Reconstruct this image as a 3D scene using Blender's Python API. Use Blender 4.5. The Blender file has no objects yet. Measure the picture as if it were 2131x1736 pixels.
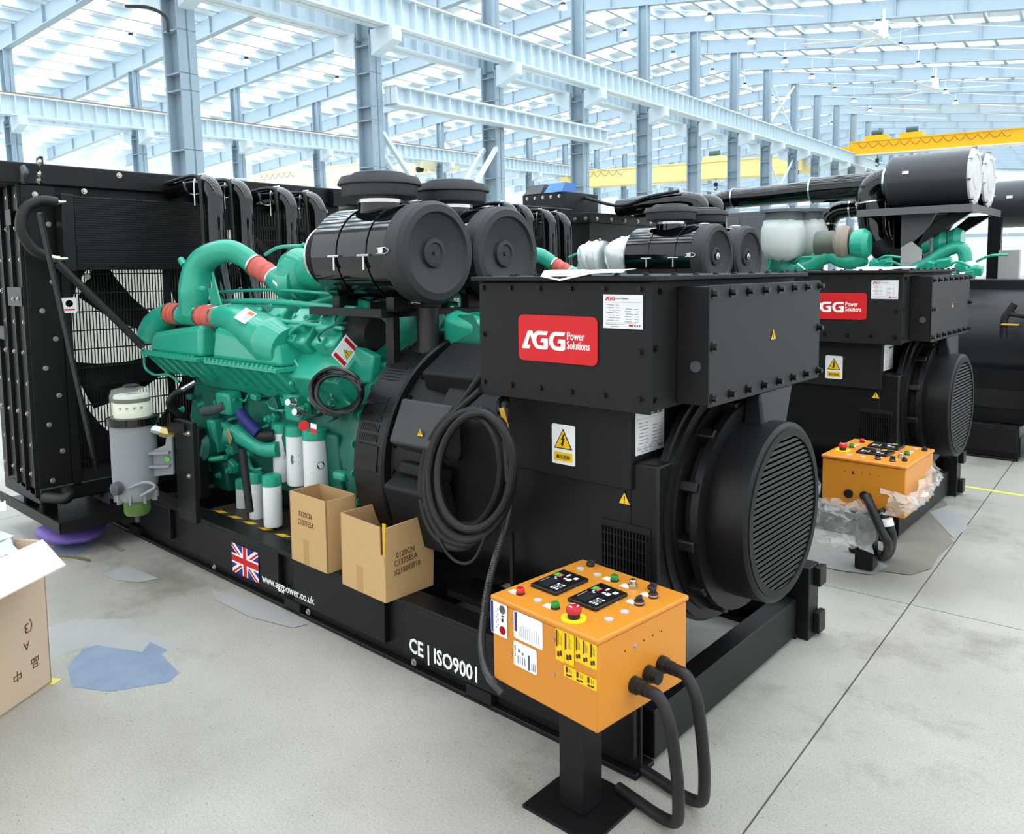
import bpy, bmesh, math, random
from mathutils import Vector, Matrix
random.seed(7)
V = Vector
PI = math.pi
scene = bpy.context.scene
col = scene.collection

# ------------------------------------------------------------ camera, sky, exposure
CX, CY, FPX, EYE = 1065.5, 706.0, 1650.0, 1.75
YAW, PIT, ROL = -0.72686, 0.08539, 0.01123
_f = V((math.sin(YAW)*math.cos(PIT), math.cos(YAW)*math.cos(PIT), -math.sin(PIT)))
_r0 = V((math.cos(YAW), -math.sin(YAW), 0)); _d0 = _f.cross(_r0)
CR = _r0*math.cos(ROL) + _d0*math.sin(ROL)
CD = -_r0*math.sin(ROL) + _d0*math.cos(ROL)
CF = _f
CAM = V((0, 0, EYE))
cam_data = bpy.data.cameras.new('camera')
cam_data.sensor_width = 36.0
cam_data.lens = FPX/2131*36.0
cam_data.shift_y = (CY-868.0)/2131
cam_data.clip_end = 600
cam = bpy.data.objects.new('camera', cam_data)
col.objects.link(cam)
m = Matrix((CR, -CD, -CF)).transposed().to_4x4(); m.translation = CAM
cam.matrix_world = m
scene.camera = cam

world = bpy.data.worlds.new('sky'); scene.world = world
world.use_nodes = True
bg = world.node_tree.nodes['Background']
bg.inputs[0].default_value = (0.91, 0.965, 1.0, 1)
bg.inputs[1].default_value = 1.2
scene.view_settings.view_transform = 'Standard'
scene.view_settings.look = 'None'
scene.view_settings.gamma = 1.0
scene.view_settings.exposure = 0.55
scene.view_settings.use_curve_mapping = False

# ------------------------------------------------------------ measuring
def ray(px, py): return CR*(px-CX) + CD*(py-CY) + CF*FPX
def at(px, py, **k):
    (a, val), = k.items(); i = 'xyz'.index(a); v = ray(px, py)
    return CAM + v*((val-CAM[i])/v[i])
def lin(c): return tuple(((x/255)/12.92 if x/255 <= .04045 else ((x/255+.055)/1.055)**2.4) for x in c)

# ------------------------------------------------------------ materials
MATS = {}
def mat(name, rgb, rough=.5, metal=0., noise=0., nscale=8., bump=0., bscale=60., coat=0., trans=0., alpha=1., emit=0., ior=1.45):
    if name in MATS: return MATS[name]
    M = bpy.data.materials.new(name); M.use_nodes = True
    nt = M.node_tree; b = nt.nodes['Principled BSDF']; c = lin(rgb)
    b.inputs['Base Color'].default_value = (*c, 1)
    b.inputs['Roughness'].default_value = rough; b.inputs['Metallic'].default_value = metal
    b.inputs['Coat Weight'].default_value = coat; b.inputs['Coat Roughness'].default_value = .08
    b.inputs['Transmission Weight'].default_value = trans; b.inputs['Alpha'].default_value = alpha; b.inputs['IOR'].default_value = ior
    if emit: b.inputs['Emission Color'].default_value = (*c, 1); b.inputs['Emission Strength'].default_value = emit
    if noise or bump: tc = nt.nodes.new('ShaderNodeTexCoord')
    if noise:
        n = nt.nodes.new('ShaderNodeTexNoise'); n.inputs['Scale'].default_value = nscale; n.inputs['Detail'].default_value = 5
        r = nt.nodes.new('ShaderNodeMixRGB'); r.inputs[1].default_value = (*[x*(1-noise) for x in c], 1); r.inputs[2].default_value = (*[min(1, x*(1+noise)) for x in c], 1)
        nt.links.new(tc.outputs['Object'], n.inputs['Vector']); nt.links.new(n.outputs['Fac'], r.inputs[0]); nt.links.new(r.outputs[0], b.inputs['Base Color'])
    if bump:
        n2 = nt.nodes.new('ShaderNodeTexNoise'); n2.inputs['Scale'].default_value = bscale; n2.inputs['Detail'].default_value = 4
        bp = nt.nodes.new('ShaderNodeBump'); bp.inputs['Strength'].default_value = bump; bp.inputs['Distance'].default_value = .004
        nt.links.new(tc.outputs['Object'], n2.inputs['Vector']); nt.links.new(n2.outputs['Fac'], bp.inputs['Height']); nt.links.new(bp.outputs[0], b.inputs['Normal'])
    MATS[name] = M; return M

# ------------------------------------------------------------ mesh builder
ORG = {}
def org(p): return ORG.get(p.name, V((0, 0, 0))) if p else V((0, 0, 0))
def frame(d):
    d = V(d).normalized(); a = V((0, 0, 1)) if abs(d.z) < .9 else V((1, 0, 0))
    u = d.cross(a).normalized(); return u, d.cross(u).normalized(), d
def spline(pts, k=6):
    pts = [V(p) for p in pts]
    if len(pts) < 3 or k < 2: return pts
    P = [pts[0]*2-pts[1]] + pts + [pts[-1]*2-pts[-2]]; out = []
    for i in range(1, len(P)-2):
        a, b, c, d = P[i-1:i+3]
        for j in range(k):
            t = j/k
            out.append(.5*((2*b)+(c-a)*t+(2*a-5*b+4*c-d)*t*t+(3*b-a-3*c+d)*t**3))
    return out+[pts[-1]]
class MB:
    def __init__(s, X=None): s.v = []; s.f = []; s.X = X
    def add(s, vs, fs):
        o = len(s.v); s.v += [s.X @ V(p) if s.X else V(p) for p in vs]; s.f += [[i+o for i in f] for f in fs]; return s
    def box(s, x0, x1, y0, y1, z0, z1):
        return s.add([(x, y, z) for z in (z0, z1) for y in (y0, y1) for x in (x0, x1)],
                     [(0, 2, 3, 1), (4, 5, 7, 6), (0, 1, 5, 4), (2, 6, 7, 3), (0, 4, 6, 2), (1, 3, 7, 5)])
    def obox(s, c, size, u=(1, 0, 0), v=(0, 1, 0)):
        u = V(u).normalized(); v = V(v); v = (v-u*v.dot(u)).normalized(); w = u.cross(v); c = V(c); a, b, d = [q/2 for q in size]
        return s.add([c+u*(a*i)+v*(b*j)+w*(d*k) for k in (-1, 1) for j in (-1, 1) for i in (-1, 1)],
                     [(0, 2, 3, 1), (4, 5, 7, 6), (0, 1, 5, 4), (2, 6, 7, 3), (0, 4, 6, 2), (1, 3, 7, 5)])
    def bar(s, p, q, w, h=None, up=(0, 0, 1)):
        p = V(p); q = V(q); return s.obox((p+q)/2, ((q-p).length, w, h or w), q-p, V(up).cross(q-p) if V(up).cross(q-p).length > 1e-6 else (1, 0, 0))
    def lathe(s, prof, p, d, n=28):
        u, w, d = frame(d); p = V(p); vs = []; fs = []
        for r, h in prof:
            for i in range(n):
                a = 2*PI*i/n; vs.append(p+d*h+(u*math.cos(a)+w*math.sin(a))*max(r, 1e-5))
        for k in range(len(prof)-1):
            for i in range(n):
                j = (i+1) % n; fs.append((k*n+i, k*n+j, k*n+n+j, k*n+n+i))
        if prof[0][0] > 1e-4: fs.append(list(range(n))[::-1])
        if prof[-1][0] > 1e-4: fs.append([(len(prof)-1)*n+i for i in range(n)])
        return s.add(vs, fs)
    def cyl(s, p, q, r, r2=None, n=24):
        p = V(p); q = V(q); return s.lathe([(r, 0), (r if r2 is None else r2, (q-p).length)], p, q-p, n)
    def ring(s, p, d, ri, ro, h, n=32):
        return s.lathe([(ri, 0), (ro, 0), (ro, h), (ri, h), (ri, 0)], p, d, n)
    def tube(s, pts, r, n=10, k=6, close=False):
        m = len(pts); q = spline(pts, k); rs = r if isinstance(r, (list, tuple)) else [r]*m
        N = len(q); vs = []; fs = []; u = None
        for i, p in enumerate(q):
            d = (q[min(i+1, N-1)]-q[max(i-1, 0)]).normalized()
            if u is None: u = frame(d)[0]
            else: u = (u-d*u.dot(d)).normalized()
            w = d.cross(u); t = i/(N-1)*(m-1) if N > 1 else 0; a = int(min(t, m-2)); rr = rs[a]+(rs[a+1]-rs[a])*(t-a)
            for j in range(n):
                an = 2*PI*j/n; vs.append(p+(u*math.cos(an)+w*math.sin(an))*rr)
        for i in range(N-1):
            for j in range(n):
                l = (j+1) % n; fs.append((i*n+j, i*n+l, i*n+n+l, i*n+n+j))
        fs.append(list(range(n))[::-1]); fs.append([(N-1)*n+j for j in range(n)])
        return s.add(vs, fs)
    def prism(s, poly, o, u, v, h):
        o = V(o); u = V(u); v = V(v); w = u.cross(v).normalized()*h; n = len(poly)
        vs = [o+u*a+v*b for a, b in poly]; vs += [p+w for p in vs]
        return s.add(vs, [list(range(n))[::-1], [n+i for i in range(n)]]+[(i, (i+1) % n, n+(i+1) % n, n+i) for i in range(n)])
    def hexa(s, low, top):
        return s.add(list(low)+list(top), [(3, 2, 1, 0), (4, 5, 6, 7)]+[(i, (i+1) % 4, 4+(i+1) % 4, 4+i) for i in range(4)])
    def quad(s, a, b, c, d): return s.add([a, b, c, d], [(0, 1, 2, 3)])
    def build(s, name, m, parent=None, label=None, bevel=0, smooth=35, kind=None, seg=2, base=None):
        o0 = base if base is not None else org(parent)
        me = bpy.data.meshes.new(name)
        me.from_pydata([p-o0 for p in s.v], [], s.f); me.materials.append(m)
        if smooth:
            me.shade_smooth(); me.set_sharp_from_angle(angle=math.radians(smooth))
        o = bpy.data.objects.new(name, me); col.objects.link(o)
        if parent: o.parent = parent
        elif base is not None: o.location = base
        ORG[o.name] = V(o0)
        if label: o['label'] = label
        if kind: o['kind'] = kind
        if bevel:
            b = o.modifiers.new('edge', 'BEVEL'); b.width = bevel; b.segments = seg; b.limit_method = 'ANGLE'; b.angle_limit = math.radians(40)
        return o
def thing(name, label, cat, loc, group=None):
    o = bpy.data.objects.new(name, None); col.objects.link(o); o.location = V(loc); o.empty_display_size = .1
    ORG[o.name] = V(loc); o['label'] = label; o['category'] = cat
    if group: o['group'] = group
    return o
def tag(o, label, cat, group=None):
    o['label'] = label; o['category'] = cat
    if group: o['group'] = group
    return o
def kids(o): return [c for c in ALLK.get(o.name, [])]
ALLK = {}
def index():
    ALLK.clear()
    for o in bpy.data.objects:
        if o.parent: ALLK.setdefault(o.parent.name, []).append(o)
def dup(root, d, label, group=None, skip=()):
    def rec(o, par):
        c = o.copy(); col.objects.link(c)
        if par: c.parent = par
        else: c.location = o.location+V(d)
        for k in kids(o):
            if not any(k.name.startswith(q) for q in skip): rec(k, c)
        return c
    r = rec(root, None); r['label'] = label
    if group: r['group'] = group
    ORG[r.name] = org(root)+V(d)
    return r
def text(s, o, u, v, size, m, parent, name='lettering', wide=1.0, bold=0., align='LEFT', ext=.0006):
    c = bpy.data.curves.new(name, 'FONT'); c.body = s; c.size = size; c.extrude = ext; c.offset = bold*size; c.align_x = align
    c.resolution_u = 2; tmp = bpy.data.objects.new(name, c)
    me = bpy.data.meshes.new_from_object(tmp); bpy.data.objects.remove(tmp); bpy.data.curves.remove(c)
    me.materials.clear(); me.materials.append(m)
    t = bpy.data.objects.new(name, me); col.objects.link(t); t['kind'] = 'stuff'
    u = V(u).normalized(); v = V(v); v = (v-u*v.dot(u)).normalized(); w = u.cross(v)
    M = Matrix((u*wide, v, w)).transposed().to_4x4(); M.translation = V(o)-org(parent)
    t.parent = parent; t.matrix_local = M; ORG[t.name] = org(parent)
    return t

# palette
STEEL = mat('pale_blue_grey_paint', (146, 164, 177), .5)
STEELD = mat('grey_steel_paint', (160, 177, 189), .5)
GIRD = mat('pale_girder_paint', (214, 228, 236), .5)
ROOFM = mat('roof_sheet_paint', (226, 233, 237), .55)
SKYL = mat('skylight_sheet', (244, 250, 255), .6, emit=3.6)
LAMPW = mat('lamp_lens', (255, 252, 245), .4, emit=2.5)
DARK = mat('dark_fittings', (30, 31, 34), .5)
YEL = mat('crane_yellow_paint', (250, 186, 8), .45)
WHITE = mat('white_paint', (232, 236, 238), .5)
BLK = mat('satin_black_paint', (16, 17, 19), .42, bump=.05, bscale=400)
BLKM = mat('matt_black_paint', (22, 23, 25), .6, bump=.08, bscale=500)
GLOSS = mat('gloss_black_enamel', (6, 7, 9), .05, coat=.3)
RUB = mat('black_rubber', (20, 20, 21), .5)
GREY = mat('grey_plastic', (74, 76, 80), .5)
CHROME = mat('bright_zinc', (200, 202, 205), .25, metal=1.)
GREEN = mat('engine_green_enamel', (38, 160, 134), .3, coat=.25)
GREEND = mat('engine_green_casting', (14, 98, 82), .4, bump=.3, bscale=90)  # casting green darkened: shade low on the engine is in the colour
HOSE = mat('red_silicone_hose', (200, 92, 80), .55)
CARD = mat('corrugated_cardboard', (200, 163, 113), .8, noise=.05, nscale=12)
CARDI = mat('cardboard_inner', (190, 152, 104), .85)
INK = mat('brown_marker_ink', (104, 74, 40), .7)
PAPER = mat('white_label', (232, 233, 235), .45)
INKG = mat('grey_print', (120, 122, 128), .6)
INKK = mat('black_print', (25, 24, 24), .6)
RED = mat('sign_red', (208, 16, 24), .5)
WHT = mat('sign_white', (246, 246, 246), .4)
WARN = mat('warning_yellow', (246, 200, 10), .45)
BLUE = mat('flag_blue', (30, 34, 120), .45)
for _m in (BLK, BLKM): _m.node_tree.nodes['Principled BSDF'].inputs['Specular IOR Level'].default_value = .34
ORG_P = mat('orange_panel_paint', (212, 136, 42), .38, bump=.05, bscale=300)
# ============================================================ the hall
# hall axes measured from its own crane rails: it stands a few degrees askew to the row of generators
HX = V((0.99419226, 0.10688943, -0.0125056)); HY = V((-0.10641542, 0.99374502, 0.03386137)); HZ = V((0.0160468, -0.03233392, 0.9993483))
S = 1.9
HM = Matrix((HX*S, HY*S, HZ*S)).transposed().to_4x4(); HM.translation = CAM
def hp(x, y, z): return HM @ V((x, y, z))
def hfloor(x, y):            # height, in hall units, of the floor below a hall point
    p = hp(x, y, 0); return -p.z/(S*HZ.z)
def yk(k): return 5.80+3.155*k
ROW, FAR = -9.0, -21.0
def roofz(x):                # underside of the rafters
    return 5.86-.1*abs(x+10.5) if x < 4 else 5.86-1.45+.1*(x-4)

# floor: cast slabs with open joints
fl = MB().box(-70, 40, -25, 170, -.3, -.03).build('floor', mat('joint_dirt', (176, 174, 166), .9), kind='structure')
def concrete(name):
    M = bpy.data.materials.new(name); M.use_nodes = True; nt = M.node_tree; N = nt.nodes.new; L = nt.links.new
    b = nt.nodes['Principled BSDF']; g = N('ShaderNodeNewGeometry')
    def noise(sc, det=6, rough=.6):
        n = N('ShaderNodeTexNoise'); n.inputs['Scale'].default_value = sc; n.inputs['Detail'].default_value = det; n.inputs['Roughness'].default_value = rough
        L(g.outputs['Position'], n.inputs['Vector']); return n
    def ramp(src, stops):
        r = N('ShaderNodeValToRGB'); e = r.color_ramp.elements
        e[0].position, e[0].color = stops[0][0], (*lin(stops[0][1]), 1); e[1].position, e[1].color = stops[1][0], (*lin(stops[1][1]), 1)
        L(src.outputs['Fac'], r.inputs[0]); return r
    base = ramp(noise(.9), ((.3, (158, 154, 144)), (.7, (184, 181, 172))))
    spots = ramp(noise(60, 3), ((.25, (150, 144, 130)), (.33, (255, 255, 255))))
    stain = ramp(noise(.55, 8, .7), ((.30, (176, 171, 160)), (.46, (255, 255, 255))))
    grain = ramp(noise(120, 2), ((.2, (220, 220, 218)), (.6, (255, 255, 255))))
    c = base.outputs[0]
    for r in (spots, stain, grain):
        mx = N('ShaderNodeMixRGB'); mx.blend_type = 'MULTIPLY'; mx.inputs[0].default_value = 1
        L(c, mx.inputs[1]); L(r.outputs[0], mx.inputs[2]); c = mx.outputs[0]
    L(c, b.inputs['Base Color']); b.inputs['Roughness'].default_value = .48
    bp = N('ShaderNodeBump'); bp.inputs['Strength'].default_value = .25; bp.inputs['Distance'].default_value = .003
    L(noise(60).outputs['Fac'], bp.inputs['Height']); L(bp.outputs[0], b.inputs['Normal'])
    return M
CONC = concrete('worn_concrete')
def polygrid():
    ux, uy = V((.998, .06, 0)).normalized(), V((-.045, .999, 0)).normalized()
    p0 = at(1893, 1258, z=0)                      # where two saw cuts cross
    W, Lg = 5.5, 5.2
    for i in range(-5, 4):
        for j in range(-4, 8):
            a = p0+ux*(i*W)+uy*(j*Lg); g = .0035
            q = [a+ux*g+uy*g, a+ux*(W-g)+uy*g, a+ux*(W-g)+uy*(Lg-g), a+ux*g+uy*(Lg-g)]
            MB().hexa([p+V((0, 0, -.05)) for p in q], q).build('floor_slab', CONC, fl, smooth=0)
    a = p0+ux*(-5*W)+uy*(8*Lg)
    MB().hexa([a+V((0, 0, -.05)), a+ux*75+V((0, 0, -.05)), a+ux*75+uy*120+V((0, 0, -.05)), a+uy*120+V((0, 0, -.05))],
              [a, a+ux*75, a+ux*75+uy*120, a+uy*120]).build('floor_slab', CONC, fl, smooth=0)
polygrid()
PN = [0]
def patch(pts, m, h=.0012, name='floor_stain'):
    PN[0] += 1; h = .0006*PN[0]
    q = [at(x, y, z=0) for x, y in pts]; n = len(q)
    MB().add([p+V((0, 0, h)) for p in q], [list(range(n))[::-1]]).build(name, m, fl, smooth=0)
PBL = mat('old_blue_floor_paint', (128, 142, 164), .5, noise=.3, nscale=7, bump=.2)
PGR = mat('damp_concrete', (166, 166, 166), .45, noise=.14, nscale=4, bump=.2)
PDK = mat('wet_concrete', (138, 133, 122), .4, noise=.25, nscale=4)
PYL = mat('worn_yellow_line', (226, 208, 96), .6, noise=.2, nscale=9)
patch([(92, 1308), (150, 1290), (270, 1288), (310, 1320), (372, 1345), (335, 1352), (300, 1360), (180, 1345), (100, 1372)], PGR)
patch([(140, 1388), (172, 1352), (200, 1343), (296, 1358), (312, 1336), (350, 1354), (336, 1362), (372, 1400), (352, 1420), (230, 1440), (150, 1430)], PBL)
patch([(150, 1160), (210, 1128), (180, 1118), (120, 1125), (100, 1160)], PBL)
patch([(215, 1195), (260, 1180), (300, 1192), (330, 1205), (290, 1213), (240, 1208)], PGR)
patch([(440, 1228), (560, 1262), (640, 1300), (610, 1308), (520, 1285), (450, 1250)], PGR)
patch([(200, 1122), (232, 1128), (262, 1146), (250, 1148), (220, 1134)], PDK)
patch([(1860, 1070), (1925, 1060), (1972, 1100), (2010, 1082), (1976, 1118), (1985, 1130), (1950, 1160), (1938, 1185), (1895, 1198), (1830, 1190), (1790, 1180), (1800, 1150), (1850, 1120)], PDK)
patch([(1930, 1062), (1975, 1060), (2015, 1086), (2010, 1104), (1985, 1122), (1965, 1100)], PGR)
patch([(1690, 1160), (1760, 1140), (1850, 1180), (1815, 1198), (1740, 1188), (1692, 1175)], PGR)
patch([(1925, 1044), (1960, 1038), (1972, 1052), (1938, 1066)], PDK)
for a, b in (((1990, 1010), (2150, 1035)), ((-60, 1400), (120, 1420)), ((-30, 1062), (14, 1050))):
    p, q = at(*a, z=0), at(*b, z=0)
    MB().obox((p+q)/2+V((0, 0, .0012)), ((q-p).length, .05, .001), q-p, V((0, 0, 1)).cross(q-p)).build('floor_line', PYL, fl)

# walls far off
HB = lambda: MB(HM)
def hbox(name, m, x0, x1, y0, y1, z0, z1, kind='structure', parent=None, **k):
    return HB().box(x0, x1, y0, y1, z0, z1).build(name, m, parent, kind=kind if not parent else None, smooth=0, **k)
K0, K1 = -1, 23
wf = hbox('wall_far', mat('far_wall_sheet', (226, 232, 235), .6), -46, 16, yk(K1)+.2, yk(K1)+.4, -3, 7)
wl = hbox('wall_left', mat('left_wall_sheet', (226, 234, 237), .6), -33.4, -33.2, yk(K0)-2, yk(K1), -3, 7)
for j in range(3):
    for i in range(8):
        hbox('wall_rib', STEELD, -45+i*8, -37.1+i*8, yk(K1)+.1, yk(K1)+.2, -.2+j*1.5, j*1.5, parent=wf)
WIN = mat('bright_window_glass', (246, 251, 255), .3, emit=2.0)
for i in range(16):
    w = hbox('window_%d' % (i+1), WHITE, -33.2, -33.1, yk(i)-1.2+.1, yk(i)+1.3, -.1, 2.4)
    for a in range(2):
        for b in range(2):
            hbox('pane', WIN, -33.12, -33.08, yk(i)-1.04+a*1.18, yk(i)+.06+a*1.18, 0.02+b*1.16, 1.1+b*1.16, parent=w)

# roof: sheeting, purlins, skylights
XR0, XR1 = -33, 14
def slope(b, x0, x1, y0, y1, z, t):
    b.hexa([(x0, y0, roofz(x0)+z), (x1, y0, roofz(x1)+z), (x1, y1, roofz(x1)+z), (x0, y1, roofz(x0)+z)],
           [(x0, y0, roofz(x0)+z+t), (x1, y0, roofz(x1)+z+t), (x1, y1, roofz(x1)+z+t), (x0, y1, roofz(x0)+z+t)])
RT, RP = .42, .20     # rafter depth, purlin depth
ybeg, yend = yk(K0)-4, yk(K1)+1
b = HB()
SX = ((XR0, -10.5), (-10.5, 4), (4, XR1))
def strip(k): return [(yk(k)+.4, yk(k)+1.25), (yk(k)+1.9, yk(k)+2.75)]
edges = []
for k in range(K0-1, K1): edges += strip(k)
for x0, x1 in SX:
    y = ybeg
    for a, c in edges:
        slope(b, x0, x1, y, a, RT+RP, .03); y = c
    slope(b, x0, x1, y, yend, RT+RP, .03)
ce = b.build('ceiling', ROOFM, kind='structure', smooth=0)
for a, c in edges:
    for x0, x1 in SX:
        q = HB(); slope(q, x0, x1, a, c, RT+RP+.01, .02); q.build('skylight_panel', SKYL, ce, smooth=0)
x = XR0+.3
while x < XR1:
    q = HB(); z = roofz(x)+RT
    q.box(x-.018, x+.018, ybeg, yend, z, z+RP); q.box(x-.05, x+.05, ybeg, yend, z, z+.02)
    q.build('purlin', GIRD, ce, smooth=0); x += .78
# frames: tapered rafters, columns above the rail, columns below it
def rafter(k):
    b = HB(); y = yk(k)
    for x0, x1 in SX:
        b.hexa([(x0, y-.012, roofz(x0)), (x1, y-.012, roofz(x1)), (x1, y+.012, roofz(x1)), (x0, y+.012, roofz(x0))],
               [(x0, y-.012, roofz(x0)+RT), (x1, y-.012, roofz(x1)+RT), (x1, y+.012, roofz(x1)+RT), (x0, y+.012, roofz(x0)+RT)])
        slope(b, x0, x1, y-.09, y+.09, -.02, .02)
        xx = x0+.6
        while xx < x1: b.box(xx-.01, xx+.01, y-.08, y+.08, roofz(xx), roofz(xx)+RT); xx += 1.5
    b.build('roof_beam', STEELD, kind='structure', smooth=0)
for k in range(K0, K1+1): rafter(k)
def column(xc, k):
    y = yk(k); zt = roofz(xc); zf = hfloor(xc, y)+.01
    b = HB(); w, d = .115, .17
    b.box(xc-d, xc-d+.03, y-w, y+w, zf, 3.15); b.box(xc+d-.03, xc+d, y-w, y+w, zf, 3.15); b.box(xc-d, xc+d, y-.012, y+.012, zf, 3.15)
    for z in (0.3, 1.2, 1.9, 2.1, 2.6, 3.0): b.box(xc-d, xc+d, y-w, y+w, z, z+.015)
    w, d = .1, .13
    b.box(xc-d, xc-d+.03, y-w, y+w, 3.1, zt); b.box(xc+d-.03, xc+d, y-w, y+w, 3.1, zt); b.box(xc-d, xc+d, y-.012, y+.012, 3.1, zt)
    o = b.build('steel_column', STEEL, kind='structure', smooth=0)
    q = HB()
    for s in (-1, 1):
        x0 = xc+s*.17; x1 = xc+s*.62
        q.hexa([(x0, y-.1, 2.85), (x1, y-.1, 3.02), (x1, y+.1, 3.02), (x0, y+.1, 2.85)], [(x0, y-.1, 3.22), (x1, y-.1, 3.22), (x1, y+.1, 3.22), (x0, y+.1, 3.22)])
    q.build('bracket', GIRD, o, smooth=0)
for k in range(K0, 20): column(ROW, k)
for k in range(K0, 16): column(FAR, k)
def girder(name, xc, y0, y1, z0, z1, step, w=.15):
    b = HB()
    b.box(xc-w, xc+w, y0, y1, z1-.03, z1); b.box(xc-w, xc+w, y0, y1, z0, z0+.03); b.box(xc-.012, xc+.012, y0, y1, z0, z1)
    y = y0
    while y < y1: b.box(xc-w*.85, xc+w*.85, y, y+.02, z0, z1); y += step
    o = b.build(name, GIRD, kind='structure', smooth=0); return o
for xc, nm in ((ROW+.42, 'crane_beam'), (ROW-.42, 'crane_beam'), (FAR+.42, 'crane_beam'), (FAR-.42, 'crane_beam')):
    g = girder(nm, xc, yk(K0)-2, yk(19), 3.22, 3.70, .315)
    hbox('crane_rail', mat('rail_rust', (150, 116, 92), .7), xc-.03, xc+.03, yk(K0)-2, yk(19), 3.70, 3.76, parent=g)
girder('lower_beam', ROW+.3, yk(1)+.15, yk(3)+.65, 2.13, 2.43, .315)
girder('lower_beam', FAR+.3, yk(-1), yk(3), 1.75, 2.1, .4)
hbox('walkway_edge', GIRD, FAR+1.2, FAR+1.3, yk(-1), yk(5), 1.2, 1.27)
# bracing between columns
def brace(k0, k1, xc, z0, z1):
    for s in (-.13, .13):
        HB().bar((xc+s, yk(k0)+.1, z0), (xc+s, yk(k1)-.1, z1), .06, .05).build('brace', GIRD, kind='structure', smooth=0)
ym = (yk(1)+yk(2))/2
for a, bz in ((1, 1), (2, -1)):
    for s in (-.14, .14):
        HB().bar((ROW+s, yk(a)+bz*.1, 1.75), (ROW+s, ym-bz*.05, .25), .075, .06).build('brace', GIRD, kind='structure', smooth=0)
        HB().bar((FAR+s, yk(a-2)+bz*.1, 1.75), (FAR+s, ym-6.31-bz*.05, .25), .075, .06).build('brace', GIRD, kind='structure', smooth=0)
for k0, k1, z0, z1 in ((7, 8, 3.8, 5.6), (7, 8, 5.6, 3.8), (7, 8, 2.9, .8), (8, 7, 2.9, .8)):
    HB().bar((ROW, yk(k0), z0), (ROW, yk(k1), z1), .06, .05).build('brace', GIRD, kind='structure', smooth=0)
for k in range(0, 12):        # round tie bars below the purlins
    HB().tube([(-10.4, yk(k)+.2, roofz(-10.4)+.1), (-5.5, yk(k+1)-.2, roofz(-5.5)+.1)], .014, 6, 1).build('tie_rod', GIRD, kind='structure')
    HB().tube([(-5.5, yk(k)+.2, roofz(-5.5)+.1), (-.5, yk(k+1)-.2, roofz(-.5)+.1)], .014, 6, 1).build('tie_rod', GIRD, kind='structure')

# pendant lamps
def lamp_proto():
    p = hp(-9.65, 15.7, 5.2); t = thing('pendant_lamp', 'x', 'lamp', p, 'high bay lamps below the roof')
    b = HB(); b.cyl((-9.65, 15.7, 5.28), (-9.65, 15.7, 5.75), .008, n=6); b.build('cord', GIRD, t)
    b = HB(); b.cyl((-9.65, 15.7, 5.2), (-9.65, 15.7, 5.29), .055, .05, 14); b.build('housing', DARK, t)
    b = HB(); b.lathe([(.05, .04), (.09, 0), (.115, -.06), (.105, -.06), (.05, .0)], (-9.65, 15.7, 5.2), (0, 0, 1), 18); b.build('shade', WHITE, t)
    b = HB(); b.cyl((-9.65, 15.7, 5.15), (-9.65, 15.7, 5.155), .1, n=18); b.build('lens', LAMPW, t)
    return t
lp = lamp_proto(); index(); first = True
ORD = ('nearest', 'second nearest', 'third nearest', 'fourth nearest', 'fifth nearest', 'sixth nearest', 'seventh nearest', 'eighth nearest', 'farthest')
for r, (xr, zr, nm) in enumerate(((-9.65, 5.2, 'over the middle columns'), (-7.42, 5.2, 'just right of the middle columns'), (-4.3, 5.15, 'above the bright crane bay'),
                                  (-13.2, 4.9, 'between middle and far columns'), (-17, 4.6, 'beside the far columns'))):
    n = 0
    for k in range(0, 9):
        y = 15.7+2.95*(k-(3 if r > 2 else 1 if r else 0))
        if y < 6: continue
        lab = 'white pendant lamp, '+ORD[n]+' of the row '+nm; n += 1
        if first: lp['label'] = lab; first = False; continue
        dup(lp, hp(xr, y, zr)-hp(-9.65, 15.7, 5.2), lab, 'high bay lamps '+nm)
lp['group'] = 'high bay lamps over the middle columns'

# ceiling fans with long blades
def ceiling_fan(px, py, y, lab):
    q = HM.inverted() @ (CAM+ray(px, py)*.001); d = q.normalized(); p = d*(y/d.y)
    t = thing('ceiling_fan', lab, 'fan', HM @ p, 'large ceiling fans')
    HB().cyl(p+V((0, 0, .08)), p+V((0, 0, .65)), .03, n=10).build('rod', WHITE, t)
    HB().lathe([(.05, .35), (.1, .33), (.1, .1), (.13, .05), (.13, -.03), (.05, -.05)], p, (0, 0, 1), 16).build('motor', WHITE, t)
    for i in range(6):
        a = i*PI/3+.35; u = V((math.cos(a), math.sin(a), 0)); w = V((-math.sin(a), math.cos(a), .25))
        HB().obox(p+u*.95, (1.7, .11, .012), u, w).build('blade', WHITE, t, smooth=0)
ceiling_fan(1838, 80, 20.5, 'nearer of two large white ceiling fans, high in the yellow crane bay')
ceiling_fan(1946, 186, 29.5, 'farther of two large white ceiling fans, above the yellow crane')

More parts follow.
